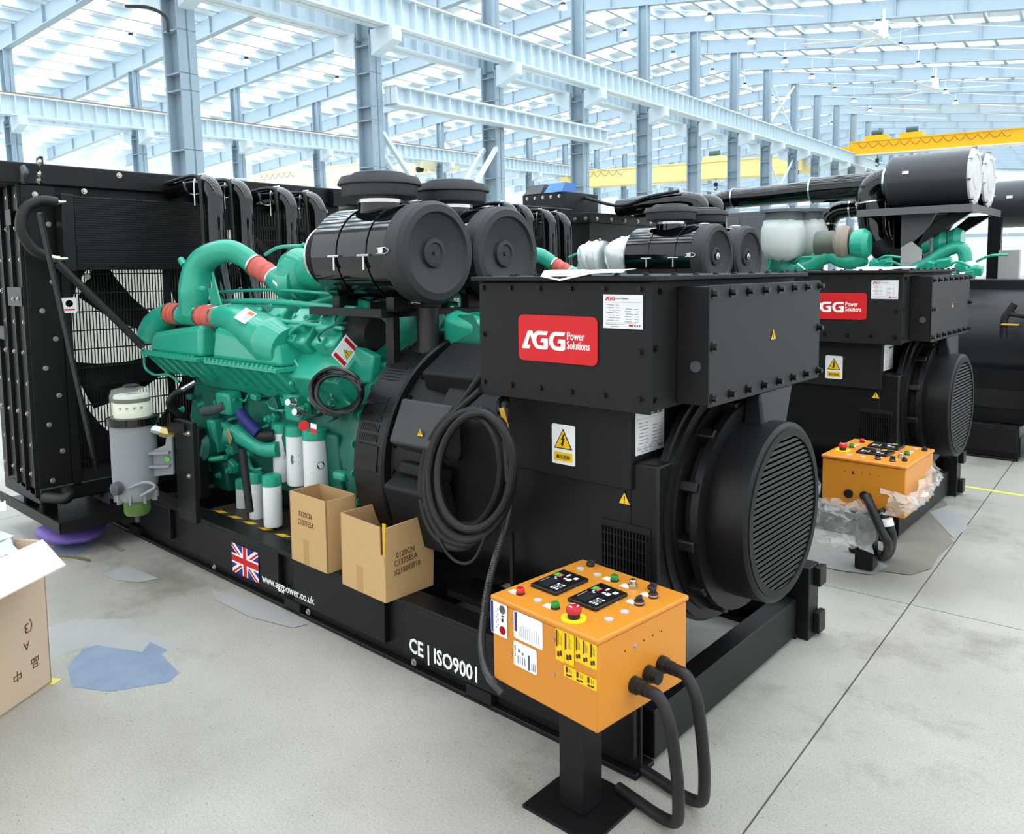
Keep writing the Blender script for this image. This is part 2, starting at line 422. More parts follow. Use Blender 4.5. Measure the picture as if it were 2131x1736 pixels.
# bridge cranes
def crane(lab, x0, x1, y, z0, z1, trolley, my=YEL, pale=False):
    t = thing('bridge_crane', lab, 'crane', hp((x0+x1)/2, y, z0))
    for s in (0, .75):
        b = HB(); b.box(x0+.35, x1-.35, y+s-.12, y+s+.12, z0, z1); g = b.build('main_girder', my, t, smooth=0)
        HB().box(x0+.35, x1-.35, y+s-.17, y+s+.17, z1, z1+.05).build('top_flange', my, g, smooth=0)
        HB().box(x0+.35, x1-.35, y+s-.17, y+s+.17, z0-.04, z0).build('bottom_flange', WHITE if not pale else my, g, smooth=0)
    for xx in (x0+.1, x1-.1):
        HB().box(xx-.16, xx+.26, y-.7, y+1.5, z0+.02, z1-.2).build('end_carriage', my, t, smooth=0)
        HB().cyl((xx-.1, y-.6, z0-.02), (xx+.1, y-.6, z0-.02), .13, n=14).build('rail_wheel', DARK, t)
    for xx in trolley:
        b = HB(); b.box(xx-.45, xx+.45, y-.1, y+.85, z1+.05, z1+.26); c = b.build('trolley', my, t, smooth=0)
        HB().cyl((xx-.22, y+.2, z1+.38), (xx+.22, y+.2, z1+.38), .14, n=16).build('hoist_motor', mat('motor_green', (70, 96, 92), .5), c)
        q = HB(); q.cyl((xx, y+.38, z0-.25), (xx, y+.38, z1), .012, n=6); q.build('hoist_rope', DARK, c)
        q = HB(); q.box(xx-.07, xx+.07, y+.32, y+.44, z0-.36, z0-.2); q.tube([(xx, y+.38, z0-.36), (xx+.07, y+.38, z0-.45), (xx, y+.38, z0-.53), (xx-.07, y+.38, z0-.46)], .022, 6, 4); q.build('hook', DARK, c)
    # festoon cable in swags below the flange
    n = 14 if not pale else 6; xs = [x0+.7+i*.42 for i in range(n+1)]; pts = []
    for i in range(n):
        for j in range(4): pts.append((xs[i]+.42*j/4, y-.2, z1-.06-.22*math.sin(PI*j/4)))
    HB().tube(pts, .011, 5, 1).build('festoon_cable', DARK, t)
crane('bright yellow bridge crane crossing the right bay, two trolleys on it', -9.0, 5.5, 38.6, 3.62, 4.15, (-7.6, -6.2))
PALE = mat('sunlit_yellow_paint', (250, 226, 150), .5)  # crane yellow with the haze of distance put into the colour
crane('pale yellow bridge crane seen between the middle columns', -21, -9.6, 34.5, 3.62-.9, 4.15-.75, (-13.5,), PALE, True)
crane('pale yellow bridge crane behind the nearest pair of grey columns', -32.5, -21.3, 24.5, 3.0, 3.5, (-25,), mat('faded_yellow_paint', (252, 240, 200), .5), True)  # haze painted stronger here, as a still paler yellow
# black power cable slung up the nearest column
HB().tube([HM.inverted() @ (CAM+ray(263, 13)*(17.5/1650)), HM.inverted() @ (CAM+ray(310, 16)*(17.3/1650)), HM.inverted() @ (CAM+ray(345, 36)*(17.2/1650)), HM.inverted() @ (CAM+ray(350, 66)*(17.2/1650))], .02, 8, 6).build('power_cable', DARK, None)
tag(bpy.data.objects['power_cable'], 'black power cable curving down to the nearest steel column', 'cable')
# ============================================================ generator set, part by part
AY, AZ = 2.92, .815                   # axis of the alternator and crankshaft
BOLT = mat('bolt_black', (16, 16, 17), .35, metal=.3)
BOLTB = mat('bolt_bright', (190, 186, 176), .3, metal=.9)
def bolts(pts, d, r, m, par, name='bolt', h=None, washer=True):
    d = V(d).normalized(); h = h or r*.9
    for p in pts:
        b = MB()
        if washer: b.cyl(V(p), V(p)+d*h*.25, r*1.35, n=10)
        b.cyl(V(p), V(p)+d*h, r, r*.85, n=6); b.build(name, m, par, smooth=30)
def lerp(a, b, n): return [V(a)+(V(b)-V(a))*(i/(n-1)) for i in range(n)]

AG1 = [(340,486),(430,288),(437,278),(448,273),(492,273),(502,276),(508,285),(522,316),(545,291),(568,279),(590,273),(737,273),(728,305),(723,313),(715,318),(605,318),(585,325),(571,345),(563,380),(571,415),(585,435),(605,442),(676,442),(676,402),(627,402),(640,368),(645,360),(652,357),(737,357),(737,455),(733,471),(724,481),(705,486),(600,486),(567,479),(540,460),(515,425),(470,318),(423,443),(470,443),(462,474),(457,482),(448,486)]
AG2 = [(988,273),(979,305),(974,313),(965,318),(855,318),(835,325),(821,345),(813,380),(821,415),(835,435),(855,442),(927,442),(927,402),(880,402),(890,368),(895,360),(902,357),(988,357),(988,455),(984,471),(975,481),(957,486),(850,486),(815,477),(785,455),(763,420),(754,380),(763,340),(785,304),(815,283),(850,273)]
def logo(o, u, v, w, m, par, name='logo', h=.0012):
    """three letters, w wide, lower left corner at o"""
    k = w/648.; b = MB()
    for P in (AG1, AG2): b.prism([((x-340)*k, (486-y)*k) for x, y in P][::-1], o, u, v, h)
    return b.build(name, m, par, smooth=0, kind='stuff')
def rrect(w, h, r, n=4):
    out = []
    for cx, cy, a0 in ((w-r, h-r, 0), (r, h-r, 90), (r, r, 180), (w-r, r, 270)):
        for i in range(n+1): a = math.radians(a0+90*i/n); out.append((cx+r*math.cos(a), cy+r*math.sin(a)))
    return out
def plate(o, u, v, w, h, m, par, name, r=0., t=.0015, label=None):
    return MB().prism(rrect(w, h, r) if r else [(0, 0), (w, 0), (w, h), (0, h)], o, u, v, t).build(name, m, par, label, smooth=0)
def lines(o, u, v, rows, m, par, name='print'):
    """rows of (x, y, w, h) print marks joined into one flat part"""
    b = MB(); u = V(u).normalized(); v = V(v).normalized()
    for x, y, w, h in rows: b.prism([(0, 0), (w, 0), (w, h), (0, h)], V(o)+u*x+v*y, u, v, .0004)
    return b.build(name, m, par, smooth=0, kind='stuff')
def triangle(o, u, v, w, par, bolt=True, name='warning_triangle'):
    n = V(u).normalized().cross(V(v).normalized())
    MB().prism([(0, 0), (w, 0), (w/2, w*.9)], o, u, v, .001).build(name, INKK, par, smooth=0)
    t = MB().prism([(w*.07, w*.045), (w*.93, w*.045), (w/2, w*.82)], V(o)+n*.0011, u, v, .0004).build('triangle_fill', WARN, par, smooth=0)
    if bolt: P = [(.52,.66),(.40,.40),(.48,.40),(.42,.24),(.37,.25),(.45,.1),(.57,.22),(.51,.22),(.60,.47),(.52,.47),(.60,.66)]
    else: P = [(.47,.26),(.53,.26),(.55,.6),(.45,.6)]
    MB().prism([(a*w, c*w) for a, c in P], V(o)+n*.0016, u, v, .0004).build('symbol', INKK, par, smooth=0)
    if not bolt: MB().prism([(a*w, c*w) for a, c in ((.46,.12),(.54,.12),(.54,.2),(.46,.2))], V(o)+n*.0016, u, v, .0004).build('symbol', INKK, par, smooth=0)
UX, UY, UZ = V((1, 0, 0)), V((0, 1, 0)), V((0, 0, 1))

# ------------------------------------------------------------ base frame
def base_frame():
    t = thing('base_frame', 'black steel base frame with a flag, under the nearest generator', 'frame', (-3.4, 2.95, 0), 'generator base frames')
    for y0, y1, s in ((2.2, 2.32, -1), (3.58, 3.7, 1)):
        ye = y0 if s < 0 else y1
        b = MB(); b.box(-6.3, -1.41, y0, y1, .29, .312); b.box(-6.3, -1.41, y0, y1, 0, .02); yw = ye-s*.03
        b.box(-6.3, -1.41, min(yw, yw-s*.012), max(yw, yw-s*.012), .02, .29)
        r = b.build('side_rail', BLK, t, bevel=.003)
        for x0, x1 in ((-5.55, -4.85), (-4.62, -3.62), (-3.48, -2.75), (-2.62, -1.42)):      # boxed pads with recesses between them
            MB().box(x0, x1, min(ye, yw), max(ye, yw), .07 if x0 > -4.7 else .09, .292).build('side_plate', BLK, t, bevel=.004)
        for x in (-3.5, -2.16, -5.4):
            MB().box(x-.07, x+.07, min(ye, yw)-.0, max(ye, yw), .012, .066).build('fork_pocket', BLKM, t)
        bolts([(x, ye+s*.002 if 0 else ye, .05) for x in (-2.55, -3.35, -4.3)], (0, s, 0), .012, BOLTB, t)
    for x in (-6.25, -5.2, -4.3, -3.0, -2.2):
        MB().box(x, x+.1, 2.32, 3.58, .02, .29).build('cross_member', BLK, t)
    b = MB(); b.box(-1.5, -1.41, 2.32, 3.58, .02, .2); b.build('end_beam', BLK, t, bevel=.004)
    b = MB(); b.box(-1.46, -1.36, 3.6, 3.72, 0, .35); b.box(-1.36, -1.33, 3.66, 3.74, .25, .34); b.box(-1.36, -1.33, 3.66, 3.74, .02, .12)
    b.build('end_post', BLK, t, bevel=.004)
    # oily floor plate with hazard stripes under the oil filters
    pl = MB().box(-4.6, -3.3, 2.325, 2.8, .294, .304).build('drip_plate', mat('oily_plate', (56, 50, 42), .5, noise=.3), t)
    for i in range(7):
        x = -4.55+i*.17; MB().quad((x, 2.335, .3055), (x+.08, 2.335, .3055), (x+.12, 2.37, .3055), (x+.04, 2.37, .3055)).build('hazard_stripe', WARN, pl, smooth=0)
    # flag
    o = at(485, 1186, y=2.1985); e = at(540, 1215, y=2.1985); w = e.x-o.x; h = .168; o = V((o.x, 2.1985, .079))
    f = plate(o, UX, UZ, w, h, BLUE, t, 'flag', label='red white and blue flag sticker')
    def clip(P):
        for ax, lim, sg in ((0, 0, 1), (0, w, -1), (1, 0, 1), (1, h, -1)):
            Q = []
            for i in range(len(P)):
                a, c = P[i-1], P[i]; ia = (a[ax]-lim)*sg >= 0; ic = (c[ax]-lim)*sg >= 0
                if ia != ic: q = (lim-a[ax])/(c[ax]-a[ax]); Q.append((a[0]+(c[0]-a[0])*q, a[1]+(c[1]-a[1])*q))
                if ic: Q.append(c)
            P = Q
        return P
    def diag(x0, y0, x1, y1, wd, off, m, dep, nm):
        d = V((x1-x0, y1-y0)).normalized(); n = V((-d.y, d.x)); q = []
        for s, a in ((-1, 0), (-1, 1), (1, 1), (1, 0)):
            p = V((x0, y0))+(V((x1-x0, y1-y0))*(a*1.2-.1))+n*(s*wd/2+off); q.append((p.x, p.y))
        MB().prism(clip(q), o-UY*dep, UX, UZ, .0004).build(nm, m, f, smooth=0)
    diag(0, 0, w, h, .036, 0, WHT, .0016, 'white_diagonal'); diag(0, h, w, 0, .036, 0, WHT, .0018, 'white_diagonal')
    diag(0, 0, w, h, .012, -.005, RED, .0022, 'red_diagonal'); diag(0, h, w, 0, .012, -.005, RED, .0024, 'red_diagonal')
    for m, q, dep, nm in ((WHT, .056, .0028, 'white_cross'), (RED, .034, .0034, 'red_cross')):
        MB().prism([(w/2-q/2, 0), (w/2+q/2, 0), (w/2+q/2, h), (w/2-q/2, h)], o-UY*dep, UX, UZ, .0004).build(nm, m, f, smooth=0)
        MB().prism([(0, h/2-q/2), (w, h/2-q/2), (w, h/2+q/2), (0, h/2+q/2)], o-UY*(dep+.0001), UX, UZ, .0004).build(nm, m, f, smooth=0)
    text('www.aggpower.co.uk', V((at(546, 1212, y=2.1985).x, 2.198, .1)), UX, UZ, .06, WHT, t, bold=.012, wide=.92)
    text('CE | ISO9001', V((at(852, 1360, y=2.1985).x, 2.198, .092)), UX, UZ, .092, WHT, t, bold=.024, wide=.84)
    return t

# ------------------------------------------------------------ alternator
def name_plate(o, u, v, w, h, par, red=True):
    p = plate(o, u, v, w, h, PAPER, par, 'rating_plate', label='small white rating plate with fine print')
    n = V(u).normalized().cross(V(v).normalized()); o2 = V(o)+n*.0016
    if red: logo(o2+V(u)*w*.05+V(v)*h*.82, u, v, w*.26, RED, p, 'logo', .0004)
    R = [(w*.04, h*.77, w*.92, h*.006)]
    for i in range(7):
        y = h*(.68-.075*i); R += [(w*(.10+.02*(i % 3)), y, w*(.18-.02*(i % 2)), h*.016), (w*.32, y, w*(.08+.02*(i % 3)), h*.012)]
        if i: R += [(w*(.56+.02*(i % 2)), y-.03*h, w*(.18-.02*(i % 3)), h*.016), (w*.8, y-.03*h, w*.1, h*.012)]
    R += [(w*.04, h*.16, w*.8, h*.005), (w*.06, h*.11, w*.5, h*.014), (w*.2, h*.05, w*.2, h*.014), (w*.79, h*.07, w*.05, h*.06), (w*.86, h*.07, w*.03, h*.06), (w*.91, h*.07, w*.03, h*.06)]
    lines(o2, u, v, R, INKG, p)
    if red: MB().prism([(0, 0), (w*.1, 0), (w*.1, h*.06), (0, h*.06)], o2+V(u)*w*.66+V(v)*h*.07, u, v, .0004).build('red_mark', RED, p, smooth=0)
    return p
def sect(b, x0, x1, r, flat, zlo=.31):
    """a housing round on top, flattened at its sides and foot"""
    poly = []
    for i in range(40):
        a = 2*PI*i/40; y = max(-flat, min(flat, r*math.cos(a))); z = max(zlo-AZ, r*math.sin(a)); poly.append((y, z))
    q = []
    for p in poly:
        if not q or (abs(p[0]-q[-1][0])+abs(p[1]-q[-1][1])) > 1e-4: q.append(p)
    b.prism(q, (x0, AY, AZ), UY, UZ, x1-x0)
def alternator():
    t = thing('alternator', 'black alternator with bolted terminal box and red sign, nearest of the row', 'alternator', (-2.1, AY, .31), 'black alternators in the row')
    b = MB(); sect(b, -2.62, -1.575, .58, .50); b.build('stator_housing', BLK, t, bevel=.006)
    MB().box(-1.58, -1.46, 2.42, 3.42, .45, 1.05).build('air_inlet_box', BLK, t, bevel=.01)
    for y in (2.36, 3.3): MB().box(-2.5, -1.7, y, y+.18, .313, .34).build('foot', BLK, t)
    # side air grille, bars one by one
    gx = -1.70; g = MB().box(gx, gx+.21, 2.414, 2.42, .53, .815).build('grille_frame', BLKM, t)
    for i in range(15): MB().box(gx+.004+i*.0138, gx+.0095+i*.0138, 2.4, 2.413, .53, .79).build('grille_bar', BLK, g, smooth=0)
    for j in range(6): MB().box(gx, gx+.21, 2.403, 2.411, .555+j*.042, .561+j*.042).build('grille_bar', BLK, g, smooth=0)
    # conduit cabinet under the terminal box
    lc = MB().box(-2.163, -1.565, 2.4, 3.44, .946, 1.262).build('lower_cabinet', BLKM, t, bevel=.006)
    s = plate((-1.928, 2.3985, .998), UX, UZ, .114, .157, WHT, lc, 'voltage_sign', .008, label='white warning sign with yellow triangle')
    s2 = t
    triangle(V((-1.915, 2.396, 1.06)), UX, UZ, .088, t)
    plate((-1.915, 2.3965, 1.012), UX, UZ, .088, .034, WARN, t, 'yellow_strip')
    text('高压危险', V((-1.904, 2.3945, 1.022)), UX, UZ, .017, INKK, t, bold=.01)
    name_plate((-1.5635, 2.43, 1.07), UY, UZ, .2, .17, t, red=False)
    text('STAMFORD', V((-1.5615, 2.53, 1.21)), UY, UZ, .017, INKK, t, bold=.02)
    triangle(V((-1.63, 2.4185, .885)), UX, UZ, .055, t, bolt=False)
    b = MB(); b.bar((-2.12, 2.37, .68), (-2.12, 2.37, .33), .014); b.build('lifting_rod', BLK, t)
    # terminal box
    X0, X1, Y0, Y1, Z0, Z1 = -2.208, -1.432, 2.3, 3.54, 1.262, 1.712
    tb = MB().box(X0, X1, Y0+.012, Y1, Z0, Z1).build('terminal_box', BLKM, t, bevel=.004)
    MB().box(X0-.012, X1+.01, Y0, Y0+.012, Z0-.006, Z1-.004).build('front_cover', BLKM, tb, bevel=.003)
    lid = MB().box(X0-.03, X1+.05, Y0-.03, Y1+.03, Z1, Z1+.018).build('lid', BLKM, t, bevel=.004)
    fx = lerp((X0+.012, Y0, Z1-.026), (X1-.03, Y0, Z1-.026), 6)+lerp((X0+.012, Y0, Z0+.045), (X1-.03, Y0, Z0+.045), 6)+[V((X0+.012, Y0, 1.5)), V((X1-.03, Y0, 1.47))]
    bolts(fx, (0, -1, 0), .0105, BOLT, tb)
    bolts(lerp((X0+.04, Y0+.01, Z1+.018), (X1-.01, Y0+.01, Z1+.018), 7)+lerp((X0+.02, Y0+.2, Z1+.018), (X0+.02, Y1-.05, Z1+.018), 5)+lerp((X1+.02, Y0+.14, Z1+.018), (X1+.02, Y1-.03, Z1+.018), 8), (0, 0, 1), .0105, BOLT, lid)
    bolts(lerp((X1, Y0+.08, Z1-.035), (X1, Y1-.06, Z1-.035), 8)+[V((X1, Y0+.05, 1.48)), V((X1, Y0+.05, 1.3))], (1, 0, 0), .0105, BOLT, tb)
    # cable end box on the right face
    ex, ey0, ey1 = -1.3, 2.485, 3.5
    eb = MB().box(X1, ex-.006, ey0+.008, ey1-.006, 1.272, 1.69).build('end_box', BLKM, t, bevel=.004)
    MB().box(ex-.006, ex, ey0, ey1, 1.268, 1.695).build('end_cover', mat('charcoal_panel', (30, 31, 34), .6, bump=.05, bscale=400), eb, bevel=.003)
    bolts(lerp((ex, ey0+.02, 1.665), (ex, ey1-.02, 1.672), 8)+lerp((ex, ey0+.02, 1.3), (ex, ey1-.02, 1.3), 8)+[V((ex, ey0+.02, 1.48)), V((ex, ey1-.02, 1.49))], (1, 0, 0), .013, BOLT, eb, h=.022)
    triangle(V((ex+.001, 2.985, 1.47)), UY, UZ, .05, t)
    MB().cyl((-1.352, ey0+.008, 1.41), (-1.352, ey0-.004, 1.41), .02, n=14).build('plug', GREY, eb)
    # red sign
    so = at(1080, 748, y=Y0-.002); sw = .371; sh = .175
    sg = plate((-2.007, Y0-.001, 1.41), UX, UZ, sw, sh, RED, tb, 'brand_sign', .022, t=.004, label='red sign with white lettering')
    logo(V((-1.99, Y0-.005, 1.456)), UX, UZ, .21, WHT, t)
    text('Power', V((-1.772, Y0-.0055, 1.498)), UX, UZ, .042, WHT, t, bold=.014, wide=.72)
    text('Solutions', V((-1.772, Y0-.0055, 1.464)), UX, UZ, .042, WHT, t, bold=.014, wide=.66)
    name_plate((-1.612, Y0-.001, 1.548), UX, UZ, .162, .118, t)
    text('Power Solutions', V((-1.56, Y0-.003, 1.65)), UX, UZ, .008, INKG, t)
    # exciter end: stepped rings, ribbed cage, cowl with louvres
    MB().lathe([(.44, 0), (.485, .005), (.485, .03), (.47, .035), (.47, .055), (.435, .06), (.435, .075)], (-1.505, AY, AZ), UX, 48).build('end_ring', BLK, t)
    MB().lathe([(.36, 0), (.36, .17)], (-1.53, AY, AZ), UX, 40).build('rotor_cover', BLKM, t)
    for i in range(12):
        a = 2*PI*(i+.3)/12; u = V((0, math.cos(a), math.sin(a))); w = V((0, -math.sin(a), math.cos(a))); c = V((-1.455, AY, AZ))+u*.375+UX*.04
        MB().obox(c, (.1, .1, .04), UX, u).build('cage_rib', BLK, t, bevel=.006)
    MB().ring((-1.385, AY, AZ), UX, .32, .41, .03, 40).build('cage_ring', BLK, t)
    MB().lathe([(.30, 0), (.345, .005), (.35, .03), (.347, .16), (.335, .17), (.305, .172), (.305, .14), (.05, .13)], (-1.37, AY, AZ), UX, 48).build('fan_cowl', BLK, t)
    gd = MB().ring((-1.205, AY, AZ), UX, .295, .325, .01, 48).build('guard_rim', BLKM, t)
    r = .302; n = 29
    for i in range(n):
        z = -r+2*r*(i+.5)/n; hw = math.sqrt(max(r*r-z*z, 0))
        MB().obox((-1.203, AY, AZ+z), (2*hw, .0115, .004), UY, V((.3, 0, -1))).build('louvre', BLK, gd, smooth=0)
    for i in range(9):
        y = -r+2*r*(i+.5)/9; hh = math.sqrt(max(r*r-y*y, 0))
        MB().box(-1.212, -1.207, AY+y-.003, AY+y+.003, AZ-hh, AZ+hh).build('guard_bar', BLK, gd, smooth=0)
    MB().cyl((-1.23, AY, AZ), (-1.206, AY, AZ), .06, n=20).build('hub_plate', BLKM, t)
    b = MB(); b.hexa([(-1.35, AY-.07, 1.13), (-1.26, AY-.07, 1.13), (-1.26, AY+.13, 1.1), (-1.35, AY+.13, 1.1)], [(-1.36, AY-.02, 1.27), (-1.3, AY-.02, 1.27), (-1.3, AY+.3, 1.27), (-1.36, AY+.3, 1.27)])
    b.build('cable_hood', BLK, t, bevel=.01)
    # coupling drum towards the engine, vented band, covers
    D0 = V((-3.08, AY, AZ))
    MB().lathe([(.5, 0), (.615, .0), (.625, .01), (.625, .215), (.615, .225), (.585, .225)], D0, UX, 72).build('drum_band', BLK, t)
    MB().lathe([(.585, .2), (.56, .27), (.53, .49)], D0, UX, 56).build('drum_face', BLK, t)
    vent = mat('vent_black', (4, 4, 5), .7)
    for a0, cnt in ((148, 8), (112, 5)):
        for k in range(cnt):
            a = math.radians(a0+k*4.3); u = V((0, math.cos(a), math.sin(a))); w = V((0, -math.sin(a), math.cos(a)))
            f = MB().obox(D0+UX*.1+u*.625, (.135, .034, .003), UX, w).build('vent_panel', vent, t, smooth=0)
            for j in range(9): MB().obox(D0+UX*(.037+j*.0158)+u*.6265, (.0045, .034, .004), UX, w).build('vent_slat', BLK, f, smooth=0)
    for k in range(5):
        a = math.radians(138-k*1.7); u = V((0, math.cos(a), math.sin(a))); w = V((0, -math.sin(a), math.cos(a)))
        MB().obox(D0+UX*.1+u*.6255, (.13, .005, .003), UX, w).build('vent_slat', vent, t, smooth=0)
    a = math.radians(174); u = V((0, math.cos(a), math.sin(a))); w = V((0, -math.sin(a), math.cos(a)))
    MB().obox(D0+UX*.1+u*.626, (.17, .12, .004), UX, w).build('access_plate', BLK, t)
    # raised covers on the drum's side
    def cover(a, x0, x1, rad, ht, wd, m=BLKM, nm='side_cover'):
        a = math.radians(a); u = V((0, math.cos(a), math.sin(a))); w = V((0, -math.sin(a), math.cos(a))); c = V(((x0+x1)/2, AY, AZ))+u*rad
        b = MB(); hx = (x1-x0)/2
        b.hexa([c-UX*hx-w*wd*.55-u*.06, c+UX*hx-w*wd*.55-u*.06, c+UX*hx+w*wd*.55-u*.06, c-UX*hx+w*wd*.55-u*.06],
               [c-UX*hx*.92-w*wd*.48+u*ht, c+UX*hx*.92-w*wd*.48+u*ht, c+UX*hx*.92+w*wd*.48+u*ht, c-UX*hx*.92+w*wd*.48+u*ht])
        b.build(nm, m, t, bevel=.014, seg=3)
    cover(156, -2.82, -2.46, .565, .075, .22, mat('lit_cover', (52, 53, 55), .5)); cover(196, -2.84, -2.5, .565, .07, .30)  # first cover is a paler black, the light on it painted in
    cover(122, -2.8, -2.3, .56, .07, .26)
    cover(176, -2.8, -2.5, .57, .02, .06, nm='small_cover')
    triangle(at(868, 907, y=2.31), UX, UZ, .042, t, bolt=False)
    bolts([D0+UX*.24+V((0, math.cos(math.radians(q)), math.sin(math.radians(q))))*.572 for q in range(95, 230, 12)], (1, 0, 0), .009, BOLT, t)
    return t
def paper_sheet(d):
    p = V((-1.86, 2.3, 1.748))+V(d); t = MB()
    n = 8; g = []
    for i in range(n+1):
        x = -.03+i*.045; g += [p+V((x, .16-.01*i, .003+.004*math.sin(i))), p+V((x+.01, -.002, .004+.002*math.sin(i*1.3))), p+V((x+.02+.0*i, -.036, -.006-.028*max(0, 1-abs(i-2)/3.5)))]
    t.add(g, [(3*i+j, 3*i+j+1, 3*i+j+4, 3*i+j+3) for i in range(n) for j in range(2)])
    o = t.build('paper_sheet', WHT, None, base=p); s = o.modifiers.new('thick', 'SOLIDIFY'); s.thickness = .0012
    return o
BASE1 = base_frame(); ALT1 = alternator()
tag(paper_sheet((0, 0, 0)), 'white paper sheet curling over the edge of the nearest terminal box lid', 'paper')
# ------------------------------------------------------------ control box (measured on its lid, 0.7 m up)
def onplane(px, py, p, n): v = ray(px, py); return CAM+v*((V(p)-CAM).dot(n)/v.dot(n))
ZT = .70
cL, cN = at(1019.4, 1237, z=ZT), at(1243.5, 1334, z=ZT)
CU = (cN-cL).normalized(); CV = UZ.cross(CU); CW, CDP, CH = .46, .455, .285
DISK = mat('grey_blanking_cap', (190, 192, 196), .5); DISP = mat('display_black', (14, 14, 16), .35); SCR = mat('display_screen', (38, 42, 44), .2)
GRN = mat('green_lens', (10, 130, 40), .25, coat=.4); REDL = mat('red_lens', (205, 24, 36), .25, coat=.4)
LBLU = mat('label_blue_print', (52, 48, 140), .5)
PURP = mat('purple_sack', (112, 90, 170), .6, noise=.15)
def control_box():
    c0 = cL+CU*CW/2+CV*CDP/2
    t = thing('control_box', 'orange control box with two displays, beside the nearest generator and brown cartons', 'control box', (c0.x, c0.y, 0), 'orange control boxes')
    o = cL-UZ*CH; b = MB()
    q = [o+CU*.006+CV*.006, o+CU*(CW-.006)+CV*.006, o+CU*(CW-.006)+CV*(CDP-.006), o+CU*.006+CV*(CDP-.006)]
    b.hexa(q, [p+UZ*(CH-.02) for p in q]); b.build('case', ORG_P, t, bevel=.006)
    q = [cL-UZ*.018, cN-UZ*.018, cN+CV*CDP-UZ*.018, cL+CV*CDP-UZ*.018]
    MB().hexa(q, [p+UZ*.018 for p in q]).build('lid', ORG_P, t, bevel=.006)
    P = lambda px, py, h=0: at(px, py, z=ZT)+UZ*h
    for x, y in ((1119, 1250), (1207.5, 1184.5), (1242.5, 1197), (1299.5, 1274), (1267, 1289.5)):
        MB().cyl(P(x, y), P(x, y, .003), .0135, n=18).build('blanking_cap', DISK, t)
    for x, y, m, nm in ((1083, 1236, REDL, 'red_indicator'), (1155.5, 1266, GRN, 'green_indicator'), (1279, 1209, GRN, 'green_indicator')):
        plate(P(x-7, y-1, .0005)-CU*.03-CV*.013, CU, CV, .034, .026, WHT, t, 'button_label')
        k = MB().cyl(P(x, y), P(x, y, .006), .015, n=18).build(nm, DARK, t); MB().lathe([(.0135, .006), (.0135, .017), (.011, .021)], P(x, y), UZ, 18).build('lens', m, k)
    plate(P(1309, 1223, .0005)-CU*.03-CV*.013, CU, CV, .034, .026, WHT, t, 'button_label')
    MB().lathe([(.016, 0), (.016, .012), (.0125, .013), (.0125, .026), (.009, .03)], P(1317, 1224), UZ, 20).build('key_switch', CHROME, t)
    for x, y in ((1330, 1258), (1359.5, 1243)):
        plate(P(x-8, y-2, .0005)-CU*.03-CV*.013, CU, CV, .034, .026, WHT, t, 'button_label')
        k = MB().lathe([(.0165, 0), (.0165, .006), (.013, .016)], P(x, y), UZ, 18).build('selector_switch', DARK, t)
        MB().ring(P(x, y, .006), UZ, .0135, .017, .005, 18).build('switch_ring', CHROME, k)
        MB().obox(P(x, y, .022), (.026, .007, .014), CV, CU).build('switch_lever', DARK, k, bevel=.002)
    for x, y in ((1229, 1178), (1357, 1227)):
        k = MB().lathe([(.014, 0), (.016, .01), (.012, .014)], P(x, y), UZ, 12).build('lid_lock', DARK, t)
        MB().obox(P(x, y, .018)+CU*.006, (.022, .012, .012), CU, CV).build('lock_wing', DARK, k, bevel=.002)
    e = P(1194, 1287)
    k = MB().cyl(e, e+UZ*.003, .039, n=28).build('stop_ring', mat('stop_yellow', (236, 222, 20), .5), t)
    MB().cyl(e+UZ*.003, e+UZ*.017, .019, n=20).build('stop_collar', DARK, k)
    MB().lathe([(.016, .016), (.024, .02), (.0245, .03), (.02, .038), (.012, .041)], e, UZ, 24).build('stop_button', mat('stop_red', (190, 32, 44), .35), t, label='red emergency stop mushroom')
    for a in (20, 140, 260):
        a = math.radians(a); d = V((math.cos(a), math.sin(a), 0))
        MB().obox(e+UZ*.0405+d*.013, (.014, .004, .0015), UZ.cross(d), d).build('stop_arrow', WHT, k, smooth=0)
    for C in (((1103.4, 1221.3), (1156.8, 1241.6), (1225.5, 1211), (1172.6, 1191)), ((1180.5, 1251.8), (1240, 1274.5), (1306.6, 1241.6), (1250.3, 1219))):
        a, bq, c, d = [P(*q) for q in C]
        k = MB().hexa([a, bq, c, d], [p+UZ*.012 for p in (a, bq, c, d)]).build('display_module', DISP, t, bevel=.003)
        F = lambda s, r, h=.0124: a+(bq-a)*s+(d-a)*r+UZ*h
        def el(s0, s1, r0, r1, m, nm): MB().hexa([F(s0, r0), F(s1, r0), F(s1, r1), F(s0, r1)], [F(s0, r0, .0132), F(s1, r0, .0132), F(s1, r1, .0132), F(s0, r1, .0132)]).build(nm, m, k, smooth=0)
        el(.2, .52, .10, .5, SCR, 'screen')
        el(.1, .14, .2, .48, INKG, 'print')
        el(.08, .2, .62, .78, mat('key_green', (70, 190, 80), .5), 'green_key'); el(.22, .34, .62, .76, mat('key_red', (205, 96, 96), .5), 'red_key')
        for s in (.62, .72, .82):
            for r in (.12, .22, .32): el(s, s+.055, r, r+.065, WHT if (s+r*3) % .2 > .08 else INKG, 'key')
        for s, r in ((.62, .58), (.72, .72), (.30, .48), (.22, .54)): el(s, s+.13 if s > .5 else s+.05, r, r+.1 if s > .5 else r+.05, WHT, 'button')
        el(.5, .58, .6, .66, WHT, 'print'); el(.44, .5, .74, .86, WHT, 'print')
        plate(F(1.02, .56, 0), (bq-a), (d-a), .02, .04, DISK, t, 'button_label')
        plate(F(-.02, .93, .0122), (bq-a), (d-a), .014, .016, mat('key_sticker', (214, 212, 180), .5), k, 'sticker', t=.0006)
    # labels on the long face
    fn = -CV; fo = cL+fn*-.0045
